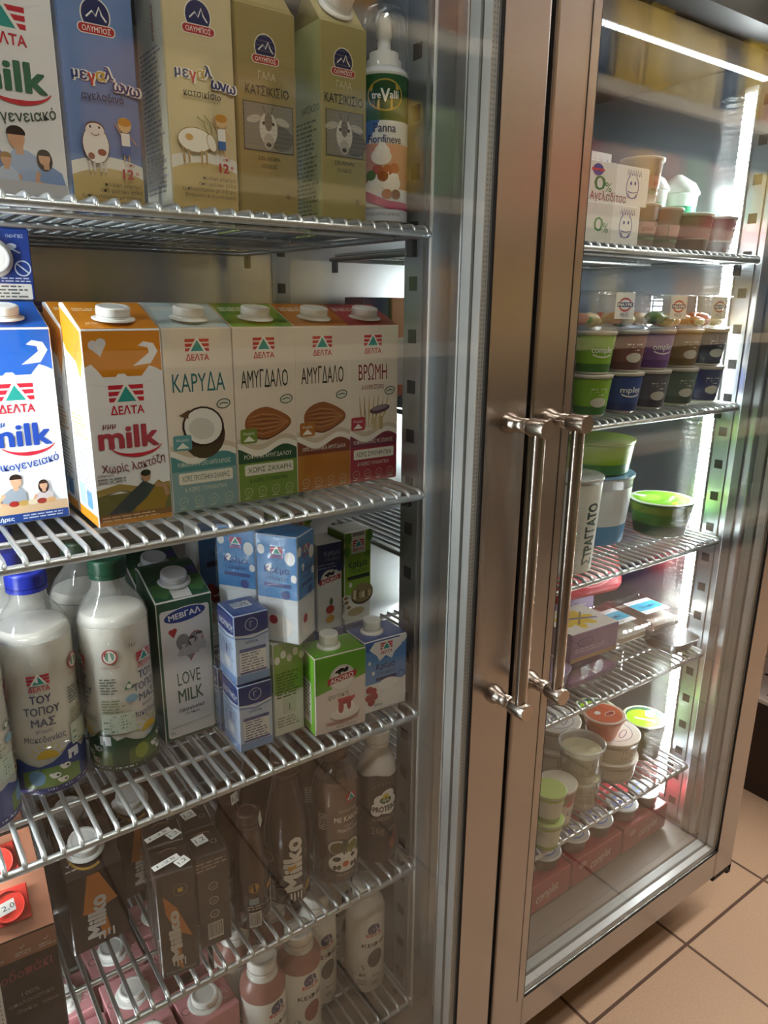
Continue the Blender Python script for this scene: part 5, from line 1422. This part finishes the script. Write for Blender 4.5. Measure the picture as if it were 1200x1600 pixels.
# salad trays
def salad_tray(label, x, y, zz, w, d, h, seed):
    t = thing('salad_tray', label, 'salad tray', (x, y, zz))
    mb = MB(); mb.box(-w/2, w/2, -d/2, d/2, 0, h, PET, .006, 2); mb.build('clear_box', t)
    rr = random.Random(seed); mb = MB()
    for i in range(26):
        c = ['b8322c', 'c9a86a', '5f8a3a', 'd9c79a', 'a82c28', 'c98a5a'][rr.randrange(6)]
        r = .008+.006*rr.random(); T = Matrix.Translation((rr.uniform(-w/2+.022, w/2-.022), rr.uniform(-d/2+.02, d/2-.02), r*.7+.003+.006*rr.random()))
        mb.T = T; mb.lathe([(r*.2, -r*.7), (r*.75, -r*.5), (r, 0), (r*.75, r*.5), (r*.2, r*.7)], M(c, .3), 12, sx=1.6)
    mb.T = None
    o = mb.build('salad_filling', t); o['kind'] = 'stuff'
    mb = MB(); mb.box(-.020, .026, -d/2-.0006, -d/2-.0001, h*.30, h*.97, M('d9dad6', .4)); p = Print(mb, on_front(-d/2-.0006, .003))
    p.ell(0, h*.66, .016, h*.18, 'b03038'); p.ell(0, h*.66, .0135, h*.13, 'd9dad6'); p.rect(-.019, h*.60, .019, h*.72, '25306a'); p.text('MAYPE', 0, h*.62, h*.08, 'e9e9e6', w=.034, bold=.03); p.text('Μεζέ', 0, h*.36, h*.10, '35405a', w=.020); mb.build('label', t)
    return t
zt = z+.0655*2+.0005
salad_tray('clear salad tray at the steel door edge, first of the three on the cups', .975, .165, zt, .150, .115, .058, 3)
salad_tray('clear salad tray in the middle of the three trays on the cups', 1.120, .168, zt, .120, .115, .055, 5)
salad_tray('clear salad tray at the strip light end of the three on the cups', 1.245, .170, zt, .115, .115, .055, 8)

def navytall(f, l, r, t, w, d, h):
    logo_nounou(f, 0, h*.70, .011, w*.8); logo_nounou(l, 0, h*.70, .011, d*.8); l.ell(0, h*.4, .014, .02, 'c9d3ea')
nv = small_box('cream_carton', 'navy carton with white lettering deep on the tapered cup shelf, by the back post', .790, .50, z, .058, .06, .178, '26335f', navytall)
small_box('cream_carton', 'orange and white carton between two navy ones deep on the tapered cup shelf', .852, .50, z, .052, .06, .178, 'd9896a', lambda f, l, r, t, w, d, h: (f.rect(-w/2+.001, .02, w/2-.001, h*.6, 'e6ded6'), l.rect(-d/2+.001, .02, d/2-.001, h*.6, 'e6ded6')))
dup(nv, (.914, .53, z), 'navy carton with white lettering beyond the orange one on the tapered cup shelf')
# R3: strained yogurt tub, lidded tubs, green bowl
z = RS[2]
def strag(p, r0, r1, h):
    p.rect(-.09, .002, .09, h-.008, 'dcdfda'); p.text('ΣΤΡΑΓΓΑΤΟ', -.004, .016, .020, '3d5650', w=h*.66, bold=.04, rot=1.57, al=0); p.text('ΣΤΡΑΓΓΙΣΤΟ', -.033, .014, .009, 'b9c0bb', w=h*.45, rot=1.57, al=0)
    p.text('2', .016, h*.70, .015, '4a5652', w=.010); p.text('%', .028, h*.70, .012, '4a5652', w=.011); p.lines(.010, h*.64, .036, 2, .004, '6a7672', 3); p.rrect(.014, h*.40, .030, h*.48, .002, '4a5652'); p.rrect(.0155, h*.41, .0285, h*.47, .0015, 'dcdfda'); p.text('1', .022, h*.415, .008, '4a5652'); p.text('kg', .012, h*.08, .006, '4a5652', rot=.6)
cup('yogurt_tub', 'tall white strained yogurt tub with sideways grey-green lettering', .934, .146, z, .042, .050, .160, 'dde0dc', 'd0d8da', strag, .34, cat='yogurt tub', lidmat=CUP)
def bluetub(p, r0, r1, h):
    p.rect(-.10, .002, .10, h-.02, 'e0e6ea'); p.rect(-.10, .002, .10, h*.30, '5f9ac9'); p.ell(.038, h*.70, .016, .010, 'b03038'); p.ell(.038, h*.68, .014, .008, '25408c'); p.text('ΑΓΝΟ', .038, h*.655, .006, 'e9e9e6', w=.022, bold=.03); p.lines(.026, h*.5, .052, 4, .005, '7a8a9a', 5)
t = cup('yogurt_tub', 'white and sky blue lidded tub under the lime green tub', 1.100, .235, z, .064, .075, .128, 'e0e6ea', '7fa3c9', bluetub, .25, cat='yogurt tub')
def limetub(p, r0, r1, h):
    p.rect(-.10, .002, .10, h-.006, '8fc02c'); p.rect(-.10, .002, .10, h*.34, '4f8a4a'); p.text('Complet', .020, h*.58, .013, 'eef2e6', w=.050, bold=.02); p.arc(.022, h*.58, .020, .008, 200, 340, .0028, 'eef2e6')
cup('dessert_tub', 'lime green tub stacked on the sky blue lidded tub', 1.105, .235, z+.1305, .060, .067, .060, '8fc02c', 'a9cf4a', limetub, .25, cat='dessert tub')
def bowlp(p, r0, r1, h):
    p.rect(-.13, .002, .13, h-.006, '4f7f34'); p.rect(-.13, .002, .13, h*.36, '24503a'); p.rect(-.13, h*.70, .13, h-.005, '7a8f34'); p.text('Complet', -.002, h*.50, .0145, 'b9c9a6', w=.058, bold=.03); p.arc(.0, h*.50, .024, .010, 205, 335, .003, 'b9c9a6')
def bowll(p, r):
    p.ell(0, 0, r*.93, r*.93, '86c83a'); p.ell(-.01, .02, r*.5, r*.35, 'a9d858'); p.text('Complet', .0, -.020, .010, 'eef4e6', w=.055, bold=.02); p.poly([(-.012, .030), (.006, .030), (.006, .055), (-.004, .055)], 'eef4e6'); p.ell(-.03, -.03, .012, .006, 'd9c23c')
cup('dessert_bowl', 'wide dark green bowl with bright green lid by the strip light', 1.246, .178, z, .048, .0585, .066, '4f7f34', 'd9dfd2', bowlp, .38, cat='dessert bowl', lidpaint=bowll)
def plain(col, word=''):
    def f_(p, r0, r1, h): p.rect(-.08, .002, .08, h-.006, col)
    return f_

# R4: red pack, purple boxes, clear trays
z = RS[3]
t = thing('dessert_box', 'purple box with a yellow flower on its top, resting on a clear tray', 'dessert box', (1.012, .172, z+.0565), -.06)
mb = MB(); w_, d_, h_ = .120, .095, .055
mb.box(-w_/2, w_/2, -d_/2, d_/2, 0, h_, M('7d5f86', .36), .0015)
f = Print(mb, on_front(-d_/2)); r = Print(mb, on_right(w_/2)); p = Print(mb, on_top(h_)); l = Print(mb, on_left(-w_/2))
f.rrect(-.045, h_*.52, -.006, h_*.78, .007, '4a3568'); f.rrect(-.043, h_*.55, -.008, h_*.75, .006, '7d5f86'); f.text('Δέλτα', -.0255, h_*.60, .006, '4a3568', w=.024); f.lines(-.05, h_*.45, .03, 2, .005, 'a88fae', 3); f.rect(-w_/2+.001, .001, w_/2-.001, h_*.15, '9a7a5c')
r.rect(-d_/2+.001, .001, d_/2-.001, h_-.001, 'cfd0cc'); p.rect(-w_/2+.001, -d_/2+.001, w_/2-.001, d_/2-.001, 'e2e0dc')
for i in range(7): a = i*.9; p.ell(-.005+.022*math.cos(a), .0+.016*math.sin(a), .022, .010, 'e0c43a', rot=a)
p.band([(-.035, .012), (.005, 0), (.04, -.012)], .006, '54609a'); p.band([(-.015, -.02), (.03, .02)], .004, '8a7a4a')
mb.build('carton_body', t)
t = thing('clear_tray', 'clear dessert tray under the purple flower box', 'dessert tray', (1.020, .180, z))
mb = MB(); mb.box(-.075, .075, -.06, .06, 0, .055, PET, .006, 2); mb.build('clear_box', t)
mb = MB(); mb.box(-.066, .066, -.052, .052, .003, .020, M('6a3f78', .4), .004); mb.build('dessert_layer', t)
mb = MB(); mb.box(-.072, .072, -.05, .055, .0552, .0559, M('dcdcda', .4)); p = Print(mb, on_top(.0559)); p.ell(.045, -.03, .02, .012, '8a6a4a'); p.band([(.03, -.03), (.065, -.026)], .004, '54609a'); mb.build('top_card', t)
def purpletub(p, r0, r1, h): p.rect(-.07, .002, .07, h-.006, '553f74'); p.ell(.010, h*.55, .014, .010, 'd9d4dc'); p.lines(-.02, h*.3, .02, 2, .004, '9a86b0', 3)
cup('dessert_tub', 'deep purple tub at the steel door edge, before the clear tray', .905, .150, z, .033, .040, .055, '553f74', '8a7a9a', purpletub, .3, cat='dessert tub', sq=.25)
cup('dessert_tub', 'deep purple tub behind the one at the steel door edge', .905, .248, z, .033, .040, .055, '553f74', '8a7a9a', purpletub, .3, cat='dessert tub', sq=.25)
t = thing('frozen_dessert_pack', 'red rounded dessert pack with white script, leaning behind the purple box', 'dessert pack', (1.165, .285, z+.0785), 0)
mb = MB(); mb.box(-.105, .105, -.032, .032, 0, .125, M('b8383c', .3), .026, 4)
f = Print(mb, on_front(-.032)); f.text('Recor', -.022, .084, .016, 'f0e2de', w=.055, bold=.02); f.text('Tiramisu', .040, .084, .008, 'f0e2de', w=.042); f.ell(.015, .045, .055, .026, 'd87a78'); f.ell(.015, .045, .050, .023, 'b8383c'); f.ell(.020, .042, .035, .017, 'd99a94'); f.rect(-.07, .099, -.03, .105, 'e0c23a'); f.rect(.04, .101, .07, .110, 'e0c23a')
mb.build('pack_body', t)
t.rotation_euler = (-.35, 0, -.12)
small_box('dessert_box', 'plain purple box the red pack leans on', 1.165, .305, z, .14, .10, .072, '6a4f78', lambda f, l, r, t, w, d, h: f.lines(-.05, h*.7, .05, 3, .01, 'a88fae', 4), cat='dessert box')
def tray(label, x, y, zz, rot):
    t = thing('clear_tray', label, 'dessert tray', (x, y, zz), rot)
    mb = MB(); mb.box(-.052, .052, -.062, .062, 0, .034, PET, .008, 2); mb.box(-.058, .058, -.068, .068, .026, .029, PET, .001); mb.build('clear_box', t)
    mb = MB(); mb.box(-.042, .042, -.052, .052, .003, .022, M('d9d0c2', .5), .005); mb.build('dessert_layer', t)
    mb = MB(); mb.box(-.036, .036, -.030, .030, .0341, .0345, M('e9e9ea', .4)); p = Print(mb, on_top(.0345)); p.rect(-.035, -.016, .035, .016, '3fa3c4'); p.text('Όλυμπος', 0, -.006, .010, '1f3f6a', w=.044, bold=.02); p.lines(-.033, .028, .033, 2, .005, 'b9a8b0', 4); p.lines(-.033, -.020, .02, 2, .004, '8a8f9a', 5); mb.build('label', t)
    return t
small_box('dessert_box', 'low white carton box carrying the two blue-labelled trays', 1.170, .205, z, .11, .10, .036, 'd9d7d2', lambda f, l, r, t, w, d, h: f.lines(-.06, h*.7, .06, 3, .008, '9a9a9a', 4), cat='box')
tray('clear tray with a blue label, next to the purple flower box', 1.152, .195, z+.0365, -.05)
tray('clear tray with a blue label, over the black tray beside the strip light', 1.258, .192, z+.0365, -.08)
t = thing('black_tray', 'black dessert tray with a clear lid at the shelf end by the strip light', 'dessert tray', (1.268, .140, z), -.1)
mb = MB(); mb.lathe([(.034, 0), (.036, .003), (.044, .024), (.048, .025)], M('1f1d1f', .35), 40, sq=.3); mb.build('tray_body', t)
mb = MB(); mb.lathe([(.048, .0255), (.048, .028), (.040, .031), (.036, .0355)], PET, 40, sq=.3); mb.build('clear_lid', t)

# R5: dessert cups and round tubs
z = RS[4]
def darkg(p, r0, r1, h): p.rect(-.07, .002, .07, h-.006, '4a5a34'); p.rect(-.07, .002, .07, h*.35, '3a4630'); p.text('Complet', .006, h*.56, .011, '8a9a70', w=.042, bold=.02); p.arc(.006, h*.54, .016, .006, 205, 335, .002, '8a9a70')
def lidlime(p, r):
    p.ell(0, 0, r*.92, r*.92, '3f6a50'); p.ell(-.008, .002, r*.80, r*.78, 'a8d82c', rot=.3); p.band([(-.016, .018), (-.006, -.022)], .006, 'e6f0d2'); p.band([(.004, -.004), (.026, .004)], .006, 'e6f0d2'); p.ell(.018, -.006, .016, .010, 'd9dfe2')
g = cup('dessert_tub', 'dark green tub with a lime lid, close to the strip light', 1.262, .168, z, .035, .043, .085, '4a5a34', 'c9d2b9', darkg, .35, cat='dessert tub', lidpaint=lidlime)
dup(g, (1.205, .250, z), 'dark green tub with a lime lid in the second row', rotz=.6)
def roundp(p, r0, r1, h): p.rect(-.12, h*.25, .12, h*.75, 'd2cbb8'); p.lines(-.04, h*.65, .05, 3, h*.16, '6a6a58', 4); p.text('τζατζίκι', .040, h*.35, h*.2, '2a2a28', w=.026, bold=.02)
def roundl(p, r):
    p.ell(0, 0, r*.95, r*.95, 'e2dcd0'); p.ell(0, 0, r*.74, r*.74, '5a6a86'); p.ell(0, 0, r*.71, r*.71, 'e9e4da'); p.text('ντιπ', 0, -.004, .014, '35507a', w=.034, bold=.02); p.ell(0, -.020, .018, .006, '4a4a7a'); p.ell(0, -.020, .016, .0045, 'e9e4da'); p.band([(-.012, .022), (.012, .022)], .003, '2a3a2c')
rt = cup('dip_tub', 'lower round dip tub of the pair under the orange cup', 1.150, .165, z, .047, .052, .046, 'ddd6c6', 'e6e0d4', roundp, .35, cat='dip tub', lidpaint=roundl)
dup(rt, (1.150, .165, z+.0475), 'upper round dip tub of the pair, its lid lettered blue', rotz=.35)
def or_lid(p, r): p.ell(0, 0, r*.9, r*.9, 'd9603a'); p.ell(-.01, .008, .007, .006, 'f2eee6'); p.ell(.008, -.008, .014, .007, 'e9dccc'); p.ell(.008, -.008, .012, .0055, 'b03a34')
cup('jelly_cup', 'orange jelly cup with a see-through lid on the round dip tubs', 1.118, .168, z+.0955, .027, .040, .048, 'e8683a', 'e9c9b9', None, 0, cat='jelly cup', lidpaint=or_lid, mat=M('e4663c', .25))
cup('dip_tub', 'pale round dip tub behind the orange jelly cup', 1.085, .262, z, .047, .052, .046, 'd9d2c2', 'e6e0d4', roundp, .2, cat='dip tub', lidpaint=roundl)
dup(rt, (1.088, .264, z+.0475), 'pale round dip tub on top of the one behind the orange cup', rotz=.5)
def clearp(p, r0, r1, h): p.lines(-.03, h*.70, .0, 4, .008, 'a8a692', 6); p.text('τυρί', .018, h*.5, .010, '6a6a5a', w=.018); p.band([(-.05, h*.48), (.05, h*.48)], .002, 'b9b6a2')
c1 = thing('cheese_tub', 'lower frosted cheese tub of the stacked pair', 'cheese tub', (1.022, .140, z))
mb = MB(); mb.lathe([(.032, 0), (.034, .003), (.041, .066), (.0435, .067), (.0435, .070)], CUP, 48, caps=(True, False)); p = Print(mb, on_round(.0344, 0, 0, .007/.066), True); clearp(p, .034, .041, .066); mb.build('cup_body', c1)
mb = MB(); mb.lathe([(.031, .002), (.0335, .005), (.0392, .056), (.037, .057)], M('d8d2b0', .5), 48); mb.build('contents', c1)
c2 = dup(c1, (1.0215, .141, z+.0585), 'upper frosted cheese tub, open rim towards the camera')
mb = MB(); mb.lathe([(.0405, .0685), (.0445, .0695), (.0445, .0725), (.042, .0735), (.040, .0700)], CUP, 48, caps=(False, False)); mb.build('rim', c2)
def straw(p, r0, r1, h):
    p.rect(-.07, .002, .07, h-.006, 'd2cbc2'); p.rect(-.07, h*.62, .07, h-.006, '8a5a52')
    for i in range(7): p.ell(-.035+.013*i, h*(.66+.07*(i % 2)), .008, .007, ['b0483c', '6a7a44', 'a8403a'][i % 3])
    p.rrect(-.012, h*.34, .018, h*.46, .003, '5a4a4e'); p.rrect(-.010, h*.36, .016, h*.44, .002, 'd9d2ca'); p.text('γιαούρτι', .003, h*.37, .005, '5a4a4e', w=.022); p.text('light', .004, h*.24, .006, '5a5a54', w=.014); p.rect(-.07, .002, .07, h*.10, '8a9a50')
cup('yogurt_cup', 'strawberry-printed yogurt cup before the stacked cheese tubs', .945, .128, z, .026, .033, .082, 'd2cbc2', 'd9d4c6', straw, .3)
def kidscup(p, r0, r1, h): p.rect(-.06, .002, .06, h-.006, 'cfd0b9'); p.rect(-.06, .002, .06, h*.18, '7f9a3a'); p.rect(-.06, h*.80, .06, h-.005, '9ab04a'); p.text('γιαούρτι', .004, h*.56, .006, '6a5a4e', w=.024); p.arc(.006, h*.36, .008, .010, 0, 360, .0015, 'b08a80')
kc = cup('yogurt_cup', 'lower green-edged yogurt cup half hidden by the door stile', .8825, .095, z, .021, .027, .056, 'cfd0b9', 'a9bb6a', kidscup, .5)
dup(kc, (.8825, .095, z+.058), 'upper green-edged yogurt cup half hidden by the door stile', rotz=.5)

# R6: red jar packs on the lowest shelf
z = IZ0+.0065
def jarpack(label, x, rot):
    t = thing('yogurt_jar_pack', label, 'yogurt jar pack', (x, .155, z), rot)
    mb = MB(); w_, d_, h_ = .150, .085, .060
    mb.box(-w_/2, w_/2, -d_/2, d_/2, 0, h_, M('a8363e', .36), .0015)
    f = Print(mb, on_front(-d_/2)); f.text('complet', .012, .020, .022, 'd9b9a9', w=.062, bold=.01, shear=.25, rot=.10); f.ell(-.045, .040, .012, .007, 'c98a80')
    mb.build('sleeve', t)
    for i in (-1, 1):
        mb = MB(); mb.lathe([(.026, 0), (.029, .004), (.031, .018), (.031, .024), (.0335, .026)], clear('jar_glass', (.9, .88, .86), .07, .04), 40, c=(i*.037, -.004))
        mb.lathe([(.0285, .001), (.0300, .018), (.029, .022)], M('5a4a44', .4), 36, c=(i*.037, -.004))
        j = mb.build('jar', t, (0, 0, h_+.0002))
        mb = MB(); mb.lathe([(.0335, .0262), (.034, .0275), (.031, .0282)], M('d9d9d6', .28, .35), 40, c=(i*.037, -.004)); p = Print(mb, on_top(.0283, i*.037, -.004)); p.ell(0, 0, .024, .022, '7f8fc9'); p.ell(.003, -.002, .019, .016, 'e2e4e6'); p.ell(-.010, .008, .006, .005, '6a8a4a'); p.ell(-.006, .002, .008, .005, '4a5aa8'); p.ell(.006, -.006, .009, .004, '6a78c0')
        mb.build('foil_lid', j)
    return t
jp = jarpack('red jar pack near the strip light, last of the three along the cabinet floor', 1.225, 0)
dup(jp, (1.068, .155, z), 'red jar pack in the middle of the three along the cabinet floor')
dup(jp, (.911, .155, z), 'red jar pack by the door stile, first of the three along the cabinet floor')
dup(jp, (1.225, .26, z), 'red jar pack in the second row near the strip light')
dup(jp, (1.068, .26, z), 'red jar pack in the second row behind the middle one')
